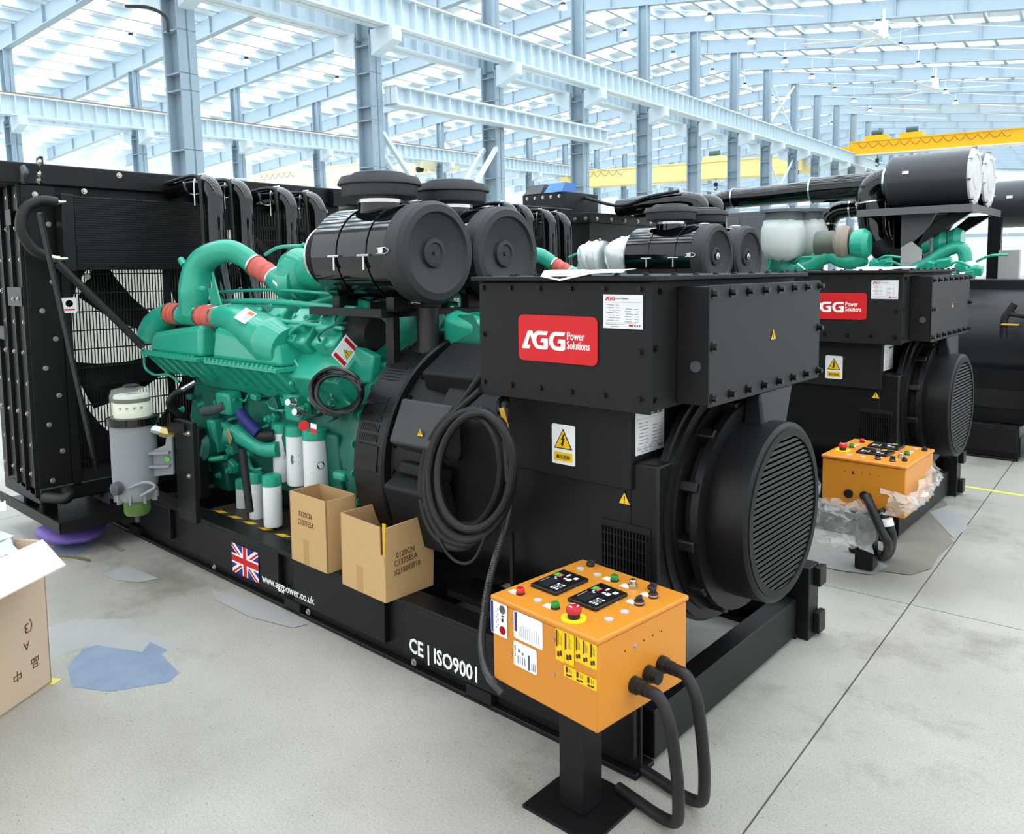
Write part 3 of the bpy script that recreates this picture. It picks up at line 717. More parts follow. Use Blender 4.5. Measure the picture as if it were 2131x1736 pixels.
    def sl(x0, y0, x1, y1, m, nm, lab=None):       # label from its two opposite corners (view pixels of the enlarged crop)
        p = onplane(980+x0/4.44, 1120+y0/4.44, fo, fn); q = onplane(980+x1/4.44, 1120+y1/4.44, fo, fn)
        w = (q-p).dot(CU); h = p.z-q.z; oo = V((p.x, p.y, q.z))
        return plate(oo, CU, UZ, w, h, m, t, nm, .006 if m is not WARN else 0, t=.001, label=lab), oo+fn*.0012, w, h
    def vtext(par, oo, w, h, rows, m): lines(oo, CU, UZ, [(w*a, h*c, w*d, h*e) for a, c, d, e in rows], m, par)['kind'] = 'stuff'
    L, oo, w, h = sl(184, 560, 338, 935, WHT, 'notice_label', 'white notice label with blue bar')
    vtext(L, oo, w, h, [(.02, .03, .14, .94)], LBLU); vtext(L, oo, w, h, [(.32+.1*(i % 2), .2+.08*i, .05, .05) for i in range(8)], INKG)
    for c, m in ((.82, INKG), (.2, RED)):
        p = oo+CU*w*.72+UZ*h*c; MB().ring(p, fn, .012, .0145, .0006, 20).build('prohibition_ring', m, L, smooth=0); MB().obox(p+fn*.0005, (.026, .002, .0006), CU-UZ, fn.cross(CU-UZ)).build('prohibition_bar', m, L, smooth=0)
    vtext(L, oo, w, h, [(.66, .46, .12, .1), (.66, .6, .16, .05)], INKK)
    L, oo, w, h = sl(396, 662, 664, 1040, WHT, 'instruction_label', 'white instruction label with blue bar')
    vtext(L, oo, w, h, [(.03, .26, .09, .7)], LBLU); vtext(L, oo, w, h, [(.18+.075*i, .12, .022, .36+.05*(i % 3)) for i in range(10)], DISK)
    L, oo, w, h = sl(396, 940, 610, 1272, WHT, 'instruction_label', 'white instruction label with diagrams')
    vtext(L, oo, w, h, [(.04, .36+.08*i, .05, .05) for i in range(6)]+[(.64, .06, .07, .6)], mat('label_grey_blue', (74, 78, 110), .5)); vtext(L, oo, w, h, [(.18+.1*i, .15, .03, .3) for i in range(4)]+[(.78+.07*i, .1, .03, .3) for i in range(3)]+[(.2, .6, .1, .12), (.36, .55, .08, .1)], INKG)
    for x0, y0, x1, y1 in ((784, 822, 860, 1150), (864, 856, 955, 1190), (960, 896, 1164, 1225), (862, 1168, 1164, 1420)):
        L, oo, w, h = sl(x0, y0, x1, y1, WARN, 'warning_label', 'yellow warning label with brown bars')
        BR = mat('label_brown', (70, 28, 18), .5); n = 3 if w > .08 else 1
        for i in range(n):
            vtext(L, oo, w, h, [(.06+i/n, .42, .16/n, .52)], BR); vtext(L, oo, w, h, [((.36+.16*j)/n+i/n, .5, .05/n, .4-.05*j) for j in range(3)], mat('label_print_dim', (150, 126, 30), .5))
            vtext(L, oo, w, h, [((.2+.3*j)/n+i/n, .12+.05*j, .26/n, .16) for j in range(2)], BR)
    for x, y in ((384, 755), (380, 1075), (768, 940), (768, 1260)):
        p = onplane(980+x/4.44, 1120+y/4.44, fo, fn); bolts([p], fn, .005, CHROME, t, 'rivet', h=.004, washer=False)
    # glands and conduits on the short face
    sn = CU; so = cN-CU*.006
    for i, (x, y) in enumerate(((1375, 1381), (1347, 1401), (1318, 1424))):
        p = onplane(x, y, so, sn)
        MB().lathe([(.026, 0), (.026, .02), (.021, .022), (.021, .045)], p, sn, 16).build('cable_gland', RUB, t)
        if i != 1:
            e = p+sn*.04; f = [e, e+sn*.06-UZ*.01, e+sn*.1-UZ*.1, V((e.x+.09, e.y+.05, .16)), V((e.x+.02, e.y+.12, .03)), V((e.x-.2, e.y+.16, .022))]
            MB().tube(f, .019, 12, 8).build('conduit', RUB, t)
    for x, y in ((1680, 898), (1600, 945), (1425, 1043), (1760, 862)):
        p = onplane(980+x/4.44, 1120+y/4.44, so, sn); MB().cyl(p, p+sn*.001, .003, n=8).build('screw_hole', DARK, t)
    p = onplane(980+1515/4.44, 1120+997/4.44, so, sn); bolts([p], sn, .006, CHROME, t, 'screw')
    # stand
    g = c0-UZ*(CH+.0)
    MB().box(g.x-.05, g.x+.05, g.y-.1, g.y, 0.012, ZT-CH+.002).build('stand_post', BLK, t, bevel=.004)
    MB().box(g.x-.14, g.x+.14, g.y-.18, g.y+.1, 0.001, .012).build('stand_foot', BLK, t)
    return t
CTRL1 = control_box()

# ------------------------------------------------------------ cartons
def carton(name, lab, cat, near, left, right, zt_pt, z0=.3125, torn=False, notes=(), inner=CARDI, grp='open brown cartons on the base frame'):
    n = at(*near, z=z0); l = at(*left, z=z0); u = (n-l); w = u.length; u.normalize(); v = UZ.cross(u)
    r = at(*right, z=z0); d = (r-n).dot(v) if right else w
    H = at(zt_pt[0], zt_pt[1], y=n.y).z-z0; th = .006
    t = thing(name, lab, cat, l+u*w/2+v*d/2, grp)
    B = lambda a0, a1, b0, b1, z, zz: MB().hexa([l+u*a+v*b+UZ*z for a, b in ((a0, b0), (a1, b0), (a1, b1), (a0, b1))], [l+u*a+v*b+UZ*zz for a, b in ((a0, b0), (a1, b0), (a1, b1), (a0, b1))])
    B(th, w-th, th, d-th, .001, .008).build('bottom_panel', CARD, t, smooth=0)
    if not torn: B(0, w, 0, th, 0, H).build('front_panel', CARD, t, smooth=0)
    else:
        b = MB(); b.prism([(0, 0), (w, 0), (w-.004, H*.6), (w-.03, H*.62), (w-.035, H*.985), (0, H)], l+v*th, u, UZ, th); b.build('front_panel', CARD, t, smooth=0)
    if not torn: B(w-th, w, 0, d, 0, H).build('side_panel', CARD, t, smooth=0)
    else:
        b = MB(); o = l+u*w; b.hexa([o, o+v*d, o+v*d-u*th, o-u*th], [o+UZ*H+u*.012-v*.004, o+v*d+UZ*H*1.03+u*.014, o+v*d+UZ*H*1.03+u*.008, o+UZ*H-u*th+u*.012]); b.build('side_panel', CARD, t, smooth=0)
        MB().obox(o-u*.012+v*.01+UZ*H*.8, (.02, .006, .16), u, v).build('yellow_strap', mat('strap_yellow', (228, 178, 30), .5), t)
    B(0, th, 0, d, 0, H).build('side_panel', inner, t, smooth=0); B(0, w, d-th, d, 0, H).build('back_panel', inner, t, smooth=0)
    MB().hexa([l+u*(w*.36)+UZ*.0+v*-.001, l+u*(w*.5)+v*-.001, l+u*(w*.5), l+u*(w*.36)], [p+UZ*H*.36 for p in (l+u*(w*.36)+v*-.001, l+u*(w*.5)+v*-.001, l+u*(w*.5), l+u*(w*.36))]).build('packing_tape', mat('packing_tape', (186, 146, 92), .3), t, smooth=0)
    for s, face, a, z, sz in notes:
        if face == 'f': text(s, l+u*w*a+UZ*H*z-v*.001, u, UZ, sz, INK, t, 'handwriting', wide=.8)
        else: text(s, l+u*(w+.004+.012*z)+v*d*a+UZ*H*z, v-UZ*-.08, UZ, sz, INK, t, 'handwriting', wide=.8)
    return t
carton('carton', 'open brown carton on the base frame, with two lines of marker writing', 'box', (682, 1195), (607, 1163), (742, 1172), (680, 1046), notes=(('0120CN', 'f', .26, .68, .04), ('C137FE5A', 'f', .22, .56, .04)))
carton('carton', 'open brown carton with torn corner and three lines of marker writing', 'box', (803, 1256), (712, 1215), (900, 1217), (802, 1100), torn=True,
       notes=(('0120CN', 's', .2, .56, .038), ('C1375E5A', 's', .16, .45, .038), ('X218083718', 's', .16, .33, .036)))
def big_carton():
    H = .63; c = at(89, 1125, z=H); u = c-at(0, 1165, z=H); u.normalize(); v = V((-u.y, u.x, 0)); w, d = .6, .42; th = .006
    c.z = .001; l = c-u*w
    t = thing('carton', 'big open brown carton on the floor, flap folded out, plastic inside', 'box', l+u*w/2+v*d/2)
    B = lambda a0, a1, b0, b1, z, zz: MB().hexa([l+u*a+v*b+UZ*z for a, b in ((a0, b0), (a1, b0), (a1, b1), (a0, b1))], [l+u*a+v*b+UZ*zz for a, b in ((a0, b0), (a1, b0), (a1, b1), (a0, b1))])
    C2 = mat('pale_cardboard', (214, 190, 164), .8, noise=.04); C3 = mat('cream_cardboard', (226, 212, 188), .75)
    B(0, w, 0, th, 0, H).build('front_panel', C2, t, smooth=0); B(w-th, w, 0, d, 0, H).build('side_panel', C2, t, smooth=0)
    B(0, th, 0, d, 0, H).build('side_panel', C2, t, smooth=0); B(0, w, d-th, d, 0, H).build('back_panel', C3, t, smooth=0); B(0, w, 0, d, .001, .008).build('bottom_panel', C2, t, smooth=0)
    a, b = l+UZ*H, l+u*w+UZ*H; f = at(137, 1178, z=H-.01)-b
    MB().hexa([a, b, b+f, a+f-u*.05], [p+UZ*.005 for p in (a, b, b+f, a+f-u*.05)]).build('flap', C3, t, smooth=0)
    a, b = l+v*d+UZ*H, l+u*w+v*d+UZ*H
    MB().hexa([a, b, b+v*.12+UZ*.05, a+v*.12+UZ*.05], [p+UZ*.005 for p in (a, b, b+v*.12+UZ*.05, a+v*.12+UZ*.05)]).build('flap', C3, t, smooth=0)
    for s, x, z, sz in (('(3', .86, .5, .06), ('A', .82, .38, .05), ('品', .9, .24, .05), ('中', .74, .22, .05)):
        text(s, l+u*w*x+UZ*H*z-v*.001, -u, -UZ, sz, INK, t, 'printing')
    pl = mat('thin_white_plastic', (236, 240, 244), .35, alpha=.9)
    tb = thing('plastic_bag', 'crumpled white plastic bag sticking out of the big carton', 'bag', l+u*w*.85+v*d*.6+UZ*(H-.2))
    rb = random.Random(3); b = MB(); n, mm = 12, 20; vs = []
    for i in range(n+1):
        for j in range(mm):
            s = i/n; an = 2*PI*j/mm; r = (.15*math.sin(PI*min(s*1.25, 1))**.7 if s < .8 else .02+.09*(s-.8)/.2)*(1+.25*rb.uniform(-1, 1))+.012
            vs.append(l+u*(w*.78+r*math.cos(an))+v*(d*.55+r*math.sin(an))+UZ*(H-.2+.36*s+.02*rb.uniform(-1, 1)))
    b.add(vs, [(i*mm+j, i*mm+(j+1) % mm, (i+1)*mm+(j+1) % mm, (i+1)*mm+j) for i in range(n) for j in range(mm)]); b.build('crumpled_film', pl, tb)
    return t
big_carton()
def sack():
    p = at(108, 1150, z=.0); t = MB(); rb = random.Random(5)
    vs = []; n, mm = 10, 22
    for i in range(n+1):
        s = i/n; r = math.sin(PI*min(max(s, .06), .94))**.55
        for j in range(mm):
            a = 2*PI*j/mm; vs.append(p+V((.26*r*math.cos(a)-.12, .2*r*math.sin(a)+.16, .012+.135*s*(1-.12*math.cos(a*2))+.006*rb.uniform(-1, 1))))
    t.add(vs, [(i*mm+j, i*mm+(j+1) % mm, (i+1)*mm+(j+1) % mm, (i+1)*mm+j) for i in range(n) for j in range(mm)]+[list(range(mm))[::-1], [n*mm+j for j in range(mm)]])
    return t.build('foam_roll', PURP, None, base=p, smooth=60)
tag(sack(), 'purple rounded foam bundle lying on the floor beneath the radiator tray', 'bundle')
p, q = at(98, 1155, z=.16), at(188, 1167, z=.03)
tag(MB().tube([p, (p+q)/2+UZ*.01, q], .009, 8, 4).build('stick', mat('twig_brown', (140, 122, 98), .8), None, base=q), 'thin brown stick leaning between big carton and floor', 'stick')

# ------------------------------------------------------------ fuel separator on its bracket
def separator():
    Yf = 1.95; X = at(279, 930, y=Yf).x; Z = lambda py: at(279, py, y=Yf).z
    c = lambda z: V((X, Yf, z))
    t = thing('fuel_separator', 'grey fuel filter with clear top and green bowl, in front of the radiator', 'filter', c(Z(1070)))
    GP = mat('separator_grey', (140, 144, 148), .45); r = .125
    MB().lathe([(r*.98, Z(1002)), (r, Z(990)), (r, Z(884)), (r*1.02, Z(880))], c(0), UZ, 36).build('body', GP, t)
    MB().lathe([(r*1.04, Z(884)), (r*1.12, Z(882)), (r*1.12, Z(868)), (r*1.0, Z(866))], c(0), UZ, 36).build('collar', GLOSS, t)
    MB().lathe([(r*.80, Z(874)), (r*.80, Z(836)), (r*.78, Z(834))], c(0), UZ, 32).build('filter_element', mat('element_cream', (226, 230, 208), .6), t)
    MB().lathe([(r*.81, Z(836)), (r*.81, Z(829)), (r*.8, Z(828))], c(0), UZ, 32).build('element_band', BLKM, t)
    MB().lathe([(r*.79, Z(828)), (r*.76, Z(822)), (r*.2, Z(820))], c(0), UZ, 32).build('element_top', mat('element_grey', (200, 202, 196), .5), t)
    for k in range(4):
        a = math.radians(-60+k*22); u = V((math.cos(a), math.sin(a), 0)); MB().obox(c(Z(846))+u*r*.805, (.012, .006, .012), UZ.cross(u), u).build('print', INKG, t, smooth=0)
    MB().lathe([(r*.95, Z(868)), (r*.95, Z(822)), (r*.86, Z(811)), (r*.3, Z(806))], c(0), UZ, 36).build('clear_cover', mat('clear_plastic', (238, 240, 226), .04, alpha=.15, coat=.5), t)
    MB().lathe([(.04, Z(812)), (.045, Z(803)), (.03, Z(801))], c(0), UZ, 12).build('cap_nut', DARK, t)
    MB().lathe([(r*.98, Z(1002)), (r*.92, Z(1012)), (r*.92, Z(1020)), (r*.8, Z(1034)), (r*.55, Z(1036))][::-1], c(0), UZ, 24).build('lower_casting', GP, t)
    for k in range(9):
        a = 2*PI*k/9; u = V((math.cos(a), math.sin(a), 0)); MB().obox(c(Z(1028))+u*r*.86, (.012, .03, Z(1016)-Z(1037)), UZ.cross(u), u).build('casting_rib', GP, t, bevel=.003)
    MB().lathe([(r*.3, Z(1069)), (r*.5, Z(1066)), (r*.6, Z(1058)), (r*.6, Z(1034))], c(0), UZ, 28).build('glass_bowl', mat('green_glass', (96, 132, 58), .05, alpha=.75, coat=.5), t)
    MB().cyl(c(Z(1082)), c(Z(1068)), .014, n=12).build('drain_tap', GREY, t)
    # cast bracket and fittings on the right
    o = c(0)+V((.02, -.02, 0)); rt = V((.67, .74, 0)).normalized()
    b = MB(); zt, zb = Z(906), Z(990); th = V((.74, -.67, 0))*.012
    b.prism([(r*.8, zb), (r*1.85, zb+.01), (r*1.85, zt), (r*1.62, zt+.015), (r*1.5, zt-.06), (r*.9, zt-.09)], o-th*2, rt, UZ, .035); b.build('cast_bracket', GP, t, bevel=.006)
    for z in (zb+.07, zb+.15): MB().obox(o+rt*r*1.3+UZ*z+th*2.5, (r*.9, .05, .012), rt, UZ.cross(rt)).build('bracket_rib', GP, t)
    MB().cyl(o+rt*r*1.65+UZ*(zb+.11)+th*2.2, o+rt*r*1.65+UZ*(zb+.11)+th*3.2, .014, n=12).build('green_plug', mat('plug_green', (90, 190, 80), .4), t)
    f = o+UZ*Z(893)+rt*r*.95; MB().cyl(f, f+rt*.07-UZ*.02, .03, .026, 16).build('outlet_fitting', CHROME, t); MB().lathe([(.032, .05), (.032, .085), (.02, .1), (.014, .13)], f, rt-UZ*.3, 6).build('hex_nut', mat('brass', (196, 178, 120), .3, metal=.8), t)
    f = o+UZ*Z(1003)+V((.03, -.1, 0)); MB().lathe([(.04, 0), (.036, .03), (.012, .038)], f, V((.3, -1, 0)), 16).build('pump_knob', GREY, t)
    MB().tube([f+rt*.06, f+rt*.15+UZ*.03, f+rt*.2-UZ*.0, f+rt*.12-UZ*.05], .009, 8, 6).build('fuel_line', GP, t)
    # bracket to the base frame
    MB().box(X+.2, X+.42, 2.1, 2.13, .33, Z(872)).build('mounting_plate', BLK, t, bevel=.004)
    b = MB(); b.bar(o+rt*r*1.7+UZ*Z(890), V((X+.35, 2.1, Z(885))), .03, .05); b.build('mounting_arm', BLK, t)
    bolts([V((X+.34, 2.1, .85)), V((X+.38, 2.1, .85)), V((X+.36, 2.1, .6))], (0, -1, 0), .012, BOLTB, t)
    return t
separator()

# ------------------------------------------------------------ hanging cables
def coil(name, lab, loops, Y, r, tail_in=(), tail_out=(), m=RUB, cat='cable', dy=.03, seg=14):
    pts = [at(x, y, y=yy) for x, y, yy in tail_in]
    for i, (cx, cy, rx, ry, tilt) in enumerate(loops):
        for k in range(seg):
            a = -PI/2-2*PI*k/seg; s = k/seg
            if i+1 < len(loops): n = loops[i+1]; cx2, cy2, rx2, ry2 = [p+(q-p)*s for p, q in zip((cx, cy, rx, ry), n)]
            else: cx2, cy2, rx2, ry2 = cx, cy, rx, ry
            x = rx2*math.cos(a); y = ry2*math.sin(a); tt = math.radians(tilt)
            pts.append(at(cx2+x*math.cos(tt)-y*math.sin(tt), cy2+x*math.sin(tt)+y*math.cos(tt), y=Y-dy*(i+s)+.02*math.sin(a*2)))
    pts += [at(x, y, y=yy) for x, y, yy in tail_out]
    base = min(pts, key=lambda p: p.z)
    t = thing(name, lab, cat, base)
    MB().tube(pts, r, 10, 3).build('coiled_cable', m, t)
    return t
cc = coil('cable_coil', 'thick black cable hung in loops beside the nearest terminal box', [(960, 1012, 86, 158, 4), (972, 985, 88, 128, 5), (985, 965, 70, 112, 8), (962, 990, 76, 130, 6), (978, 1000, 92, 146, 4), (990, 980, 78, 122, 7)],
          2.31, .0165, [(1003, 780, 2.33), (940, 870, 2.33)], [(1052, 900, 2.18), (1060, 1000, 2.18)], dy=.026)
MB().tube([at(1001, 812, y=2.3), at(930, 880, y=2.3), at(893, 960, y=2.3), at(880, 1030, y=2.3), at(905, 1090, y=2.28)], .0165, 10, 6).build('cable_tail', RUB, cc)
MB().tube([at(905, 1100, y=2.2), at(930, 1150, y=2.19), at(960, 1172, y=2.19), at(990, 1160, y=2.19), at(1020, 1090, y=2.2)], .007, 8, 6).build('thin_cable', RUB, cc)
MB().obox(at(1049, 871, y=2.24), (.02, .006, .085), (.9, .1, .3), (0, 1, 0)).build('yellow_tag', mat('tag_yellow', (214, 164, 46), .6), cc)
MB().tube([at(1040, 860, y=2.24), at(1038, 838, y=2.3), at(1052, 828, y=2.34), at(1058, 845, y=2.3)], .011, 8, 6).build('hook', BLK, cc)
t = thing('corrugated_conduit', 'black ribbed conduit running down to the nearest orange control box', 'conduit', at(1020, 1440, y=1.85))
cp = [at(1066, 975, y=2.34), at(1058, 1060, y=2.3), at(1040, 1130, y=2.24), at(1018, 1210, y=2.14), at(1006, 1290, y=2.0), at(1003, 1350, y=1.9), at(1016, 1405, y=1.82), at(1045, 1440, y=1.83)]
MB().tube(cp, .0125, 10, 8).build('inner_tube', RUB, t)
b = MB(); q = spline(cp, 22)
for i in range(0, len(q)-1): b.ring(q[i]-(q[i+1]-q[i])*.1, q[i+1]-q[i], .012, .0145, .0045, 8)
b.build('conduit_rib', mat('conduit_sheen', (58, 58, 60), .3), t, kind='stuff', smooth=0)
coil('hose_coil', 'small coil of glossy black hose hung on the nearest green engine', [(700, 815, 52, 42, 8), (704, 812, 46, 36, 12), (698, 818, 56, 46, 6), (702, 812, 50, 40, 14), (696, 822, 54, 44, 4), (702, 818, 50, 42, 10), (699, 813, 57, 47, 3), (705, 820, 47, 39, 16)], 2.42, .010, m=mat('glossy_hose', (14, 14, 15), .25), dy=.02, seg=12, cat='hose')
# ------------------------------------------------------------ air cleaners on the engine
PLAST = mat('charcoal_plastic', (56, 57, 60), .55, bump=.06, bscale=500); CAPM = mat('cleaner_cap', (42, 44, 47), .55, bump=.05, bscale=500)
def air_cleaner(y, z, lab, grp, x0=-3.6, x1=-2.95, hub=None):
    t = thing('air_cleaner', lab, 'air filter', (x0, y, z), grp); c = V((0, y, z)); r = .243
    MB().lathe([(.10, x0-.0), (.2, x0+.005), (r, x0+.05), (r, x1)], c, UX, 48).build('canister', GLOSS, t)
    for x in (x0+.26, x0+.5): MB().ring(c+UX*x, UX, r-.002, r+.005, .012, 48).build('clamp_band', GLOSS, t)
    MB().lathe([(r, x1-.01), (r+.008, x1), (r+.008, x1+.09), (r-.01, x1+.112), (r-.045, x1+.116), (r-.055, x1+.10), (r-.08, x1+.092), (.075, x1+.075), (.07, x1+.09), (.05, x1+.092), (.045, x1+.084), (.012, x1+.084), (.01, x1+.094), (0, x1+.094)], c, UX, 56).build('end_cap', CAPM, t)
    if hub: MB().lathe([(.028, x1+.094), (.028, x1+.102), (.012, x1+.104), (.01, x1+.112), (0, x1+.112)], c, UX, 16).build('wing_nut', CHROME, t)
    for a in (100, 178, 255, 20):
        a = math.radians(a); u = V((0, math.cos(a), math.sin(a))); w = V((0, -math.sin(a), math.cos(a))); p = c+UX*x1+u*(r+.012)
        k = MB().obox(p-UX*.01, (.035, .03, .012), UX, w).build('clip', CHROME, t, bevel=.002)
        MB().tube([p-UX*.04+w*.012, p+UX*.02+w*.014, p+UX*.045, p+UX*.02-w*.014, p-UX*.04-w*.012], .003, 6, 3).build('clip_wire', CHROME, k)
    for x in (x0+.26, x0+.5):
        p = c+UX*x+V((0, -r-.008, -.01))
        k = MB().cyl(p-UX*.045, p+UX*.045, .007, n=8).build('t_bolt', CHROME, t); MB().cyl(p, p-UZ*.07, .006, n=8).build('bolt_shank', CHROME, k)
    # rain cap on a short neck
    xc = x0+.33; k = V((xc, y, z+r-.05))
    MB().lathe([(.115, 0), (.115, .10)], k, UZ, 28).build('neck', GLOSS, t); MB().ring(k+UZ*.07, UZ, .112, .119, .022, 28).build('neck_clamp', CHROME, t)
    MB().lathe([(.1, .085), (.19, .10), (.195, .108), (.197, .155), (.215, .16), (.216, .168), (.20, .20), (.145, .207), (.14, .22), (.12, .226), (0, .23)], k, UZ, 48).build('rain_cap', PLAST, t)
    for x in (x0+.14, x0+.58):
        q = MB(); q.box(x-.03, x+.03, y-.16, y+.16, z-r-.045, z-r+.03); q.build('saddle', BLK, t, bevel=.004)
    return t
AC1 = air_cleaner(2.66, 1.845, 'glossy black air cleaner with flat end cap, nearer one above the green engine', 'air cleaners on the nearest engine')
AC2 = air_cleaner(3.175, 1.845, 'glossy black air cleaner with flat end cap, second one behind terminal box lid', 'air cleaners on the nearest engine')

# ------------------------------------------------------------ engine
def hose(t, p, q, r, name='silicone_hose', n=4):
    p, q = V(p), V(q); d = (q-p); L = d.length; prof = []
    for i in range(n):
        a = i/n; prof += [(r, L*(a+.02)), (r, L*(a+.5/n-.02)), (r*1.09, L*(a+.55/n)), (r*1.09, L*(a+.85/n)), (r, L*(a+.98/n))]
    h = MB().lathe(prof, p, d, 24).build(name, HOSE, t, label='ribbed red silicone hose')
    for e in (.07, .93):
        c = MB().ring(p+d*e-d.normalized()*.007, d, r*1.0, r*1.13, .014, 24).build('hose_clamp', CHROME, h)
    return h
def tbar(t, p, q): MB().tube([p, q], .006, 8, 1).build('clamp_bolt', CHROME, t)
def engine():
    t = thing('diesel_engine', 'green diesel engine with red hoses, nearest and fully in view', 'engine', (-4.1, AY, .312), 'green diesel engines')
    G, GD = GREEN, GREEND; rb = random.Random(11)
    # block, sump, flywheel housing
    MB().prism([(-.36, .45), (.36, .45), (.42, .8), (.36, 1.08), (0, 1.2), (-.36, 1.08), (-.42, .8)], (-5.15, AY, 0), UY, UZ, 1.95).build('crankcase', GD, t, bevel=.02)
    MB().prism([(-.3, .33), (.3, .33), (.34, .46), (-.34, .46)], (-4.95, AY, 0), UY, UZ, 1.7).build('sump', BLKM, t, bevel=.02)
    MB().lathe([(.45, 0), (.56, .02), (.58, .1), (.58, .16)], (-3.24, AY, AZ), UX, 48).build('flywheel_housing', GD, t)
    bolts([V((-3.085, AY, AZ))+V((0, math.cos(math.radians(q)), math.sin(math.radians(q))))*.6-UX*.02 for q in range(100, 240, 14)], (-1, 0, 0), .014, G, t)
    # cylinder banks leaning outward, rocker covers in a row, fuel lines
    for s in (-1, 1):
        yy = lambda y: AY+s*(AY-y)*-1 if s > 0 else y
        Y = lambda d: AY+s*d
        sec = [(-.54, 1.2), (-.40, 1.02), (-.05, 1.3), (-.19, 1.56)]
        poly = [(s*-a, z) for a, z in sec]
        if s > 0: poly = poly[::-1]
        b = MB(); b.prism([(AY+p[0]*-1 if 0 else p[0]*1, p[1]) for p in poly], (-4.95, AY, 0), UY, UZ, 1.62); b.build('cylinder_bank', G, t, bevel=.012)
        up = V((0, -.66*-s*-1, .75)) if 0 else V((0, s*.72, .69)).normalized(); ac = V((0, -s*.69, .72)).normalized()
        for i in range(6):
            c = V((-4.82+i*.265, Y(.365), 1.40))
            b = MB(); b.obox(c+up*.03, (.2, .22, .10), UX, ac); h = b.build('cylinder_head', G, t, bevel=.012)
            MB().obox(c+up*.10+ac*.03, (.15, .15, .07), UX, ac).build('rocker_cover', G, h, bevel=.02, seg=3)
            MB().obox(c+up*.07-ac*.09, (.05, .05, .06), UX, ac).build('injector_block', G, h, bevel=.006)
            bolts([c+up*.135+ac*.03+UX*.05, c+up*.135+ac*.03-UX*.05, c+up*.08+ac*.1], up, .012, G, h)
            MB().tube([c+up*.09-ac*.1, c+up*.14-ac*.08+UX*.03, c+up*.13+UX*.1, c+up*.06+UX*.14+ac*.06], .007, 8, 5).build('fuel_pipe', GREEND if i % 2 else G, h)
        for o, r in ((-.02, .011), (.11, .016), (.2, .009)):
            MB().tube([V((-4.95, Y(.365), 1.4))+ac*o+up*.13, V((-4.2, Y(.365), 1.4))+ac*(o+.01)+up*.15, V((-3.34, Y(.365), 1.4))+ac*o+up*.12], r, 8, 5).build('rail_pipe', G, t)
        # end cover of the bank with its warning label
        e = V((-3.335, Y(.325), 1.27)); MB().obox(e, (.05, .4, .2), UX, ac).build('bank_end_cover', G, t, bevel=.008)
        if s < 0:
            o = V((-3.308, Y(.43), 1.21)); l = plate(o+up*.08-ac*.0, ac, up, .135, .11, WHT, t, 'warning_label', label='white warning label with red bars')
            for q in (.06, .78): lines(o+up*.08+UX*.002, ac, up, [(.135*q, .01, .02, .09)], RED, l)
            triangle(o+up*.1+ac*.04+UX*.002, ac, up, .055, t, bolt=False)
        # after-cooler housings: flange, boxed body, duct rising to the hose
        for hx0, hx1, mouth in ((-5.36, -4.6, 1), (-4.5, -3.72, -1)):
            y0, y1 = Y(.62), Y(.30); zf = 1.235
            yl, yh = min(y0, y1), max(y0, y1)
            b = MB(); b.box(hx0, hx1, yl-.012, yh+.01, zf-.012, zf+.012); f = b.build('flange', G, t, bevel=.003)
            n = 16
            for i in range(n): MB().box(hx0+.02+i*(hx1-hx0-.04)/(n-.5), hx0+.038+i*(hx1-hx0-.04)/(n-.5), y0+s*.002 if s > 0 else y0-.016, y0+.016 if s > 0 else y0-.002, zf+.002, zf+.026).build('flange_bolt', G, f, smooth=0)
            xi, xo = (hx1, hx0) if mouth > 0 else (hx0, hx1)       # end near the tee, far end
            d = 1 if xo > xi else -1; L = abs(xo-xi)
            b = MB()
            lo = [(xi+d*.02, y0-s*.03), (xo-d*.03, y0-s*.03), (xo-d*.03, y1+s*.03), (xi+d*.02, y1+s*.03)]
            hi = [(xi+d*.04, y0-s*.045, 1.44), (xo-d*.08, y0-s*.04, 1.37), (xo-d*.08, y1+s*.03, 1.40), (xi+d*.04, y1+s*.04, 1.47)]
            if d*s > 0: lo, hi = lo[::-1], hi[::-1]
            b.hexa([(*p, zf+.01) for p in lo], hi); b.build('cooler_housing', G, t, bevel=.03, seg=4)
            ym = AY-.48
            px = ((358, 652), (343, 660), (330, 678), (324, 698), (324, 712)) if mouth > 0 else ((455, 660), (490, 663), (530, 686), (572, 711), (604, 727))
            dp = [at(*q, y=ym) for q in px]
            if s > 0: dp = [V((q.x, 2*AY-q.y, q.z)) for q in dp]
            MB().tube(dp, [.064, .082, .11, .12, .10] if mouth > 0 else [.066, .086, .115, .145, .12], 24, 8).build('intake_duct', G, t)
            # tapering manifold below the flange, ribbed
            b = MB(); q = [(hx0+.02, y0-s*.01), (hx1-.02, y0-s*.01), (hx1-.02, y1), (hx0+.02, y1)]; p = [(hx0+.05, y0-s*.13), (hx1-.04, y0-s*.13), (hx1-.04, y1-s*.02), (hx0+.05, y1-s*.02)]
            if s > 0: q, p = q[::-1], p[::-1]
            b.hexa([(*k, 1.10) for k in p], [(*k, zf-.01) for k in q]); mf = b.build('manifold', G, t, bevel=.012)
            for i in range(6):
                x = hx0+.1+i*.115; MB().hexa([(x, y0-s*.14, 1.095), (x+.03, y0-s*.14, 1.095), (x+.03, y0-s*.11, 1.095), (x, y0-s*.11, 1.095)][::-s], [(x, y0-s*.02, 1.215), (x+.03, y0-s*.02, 1.215), (x+.03, y0-s*.0, 1.215), (x, y0-s*.0, 1.215)][::-s]).build('manifold_rib', G, mf)
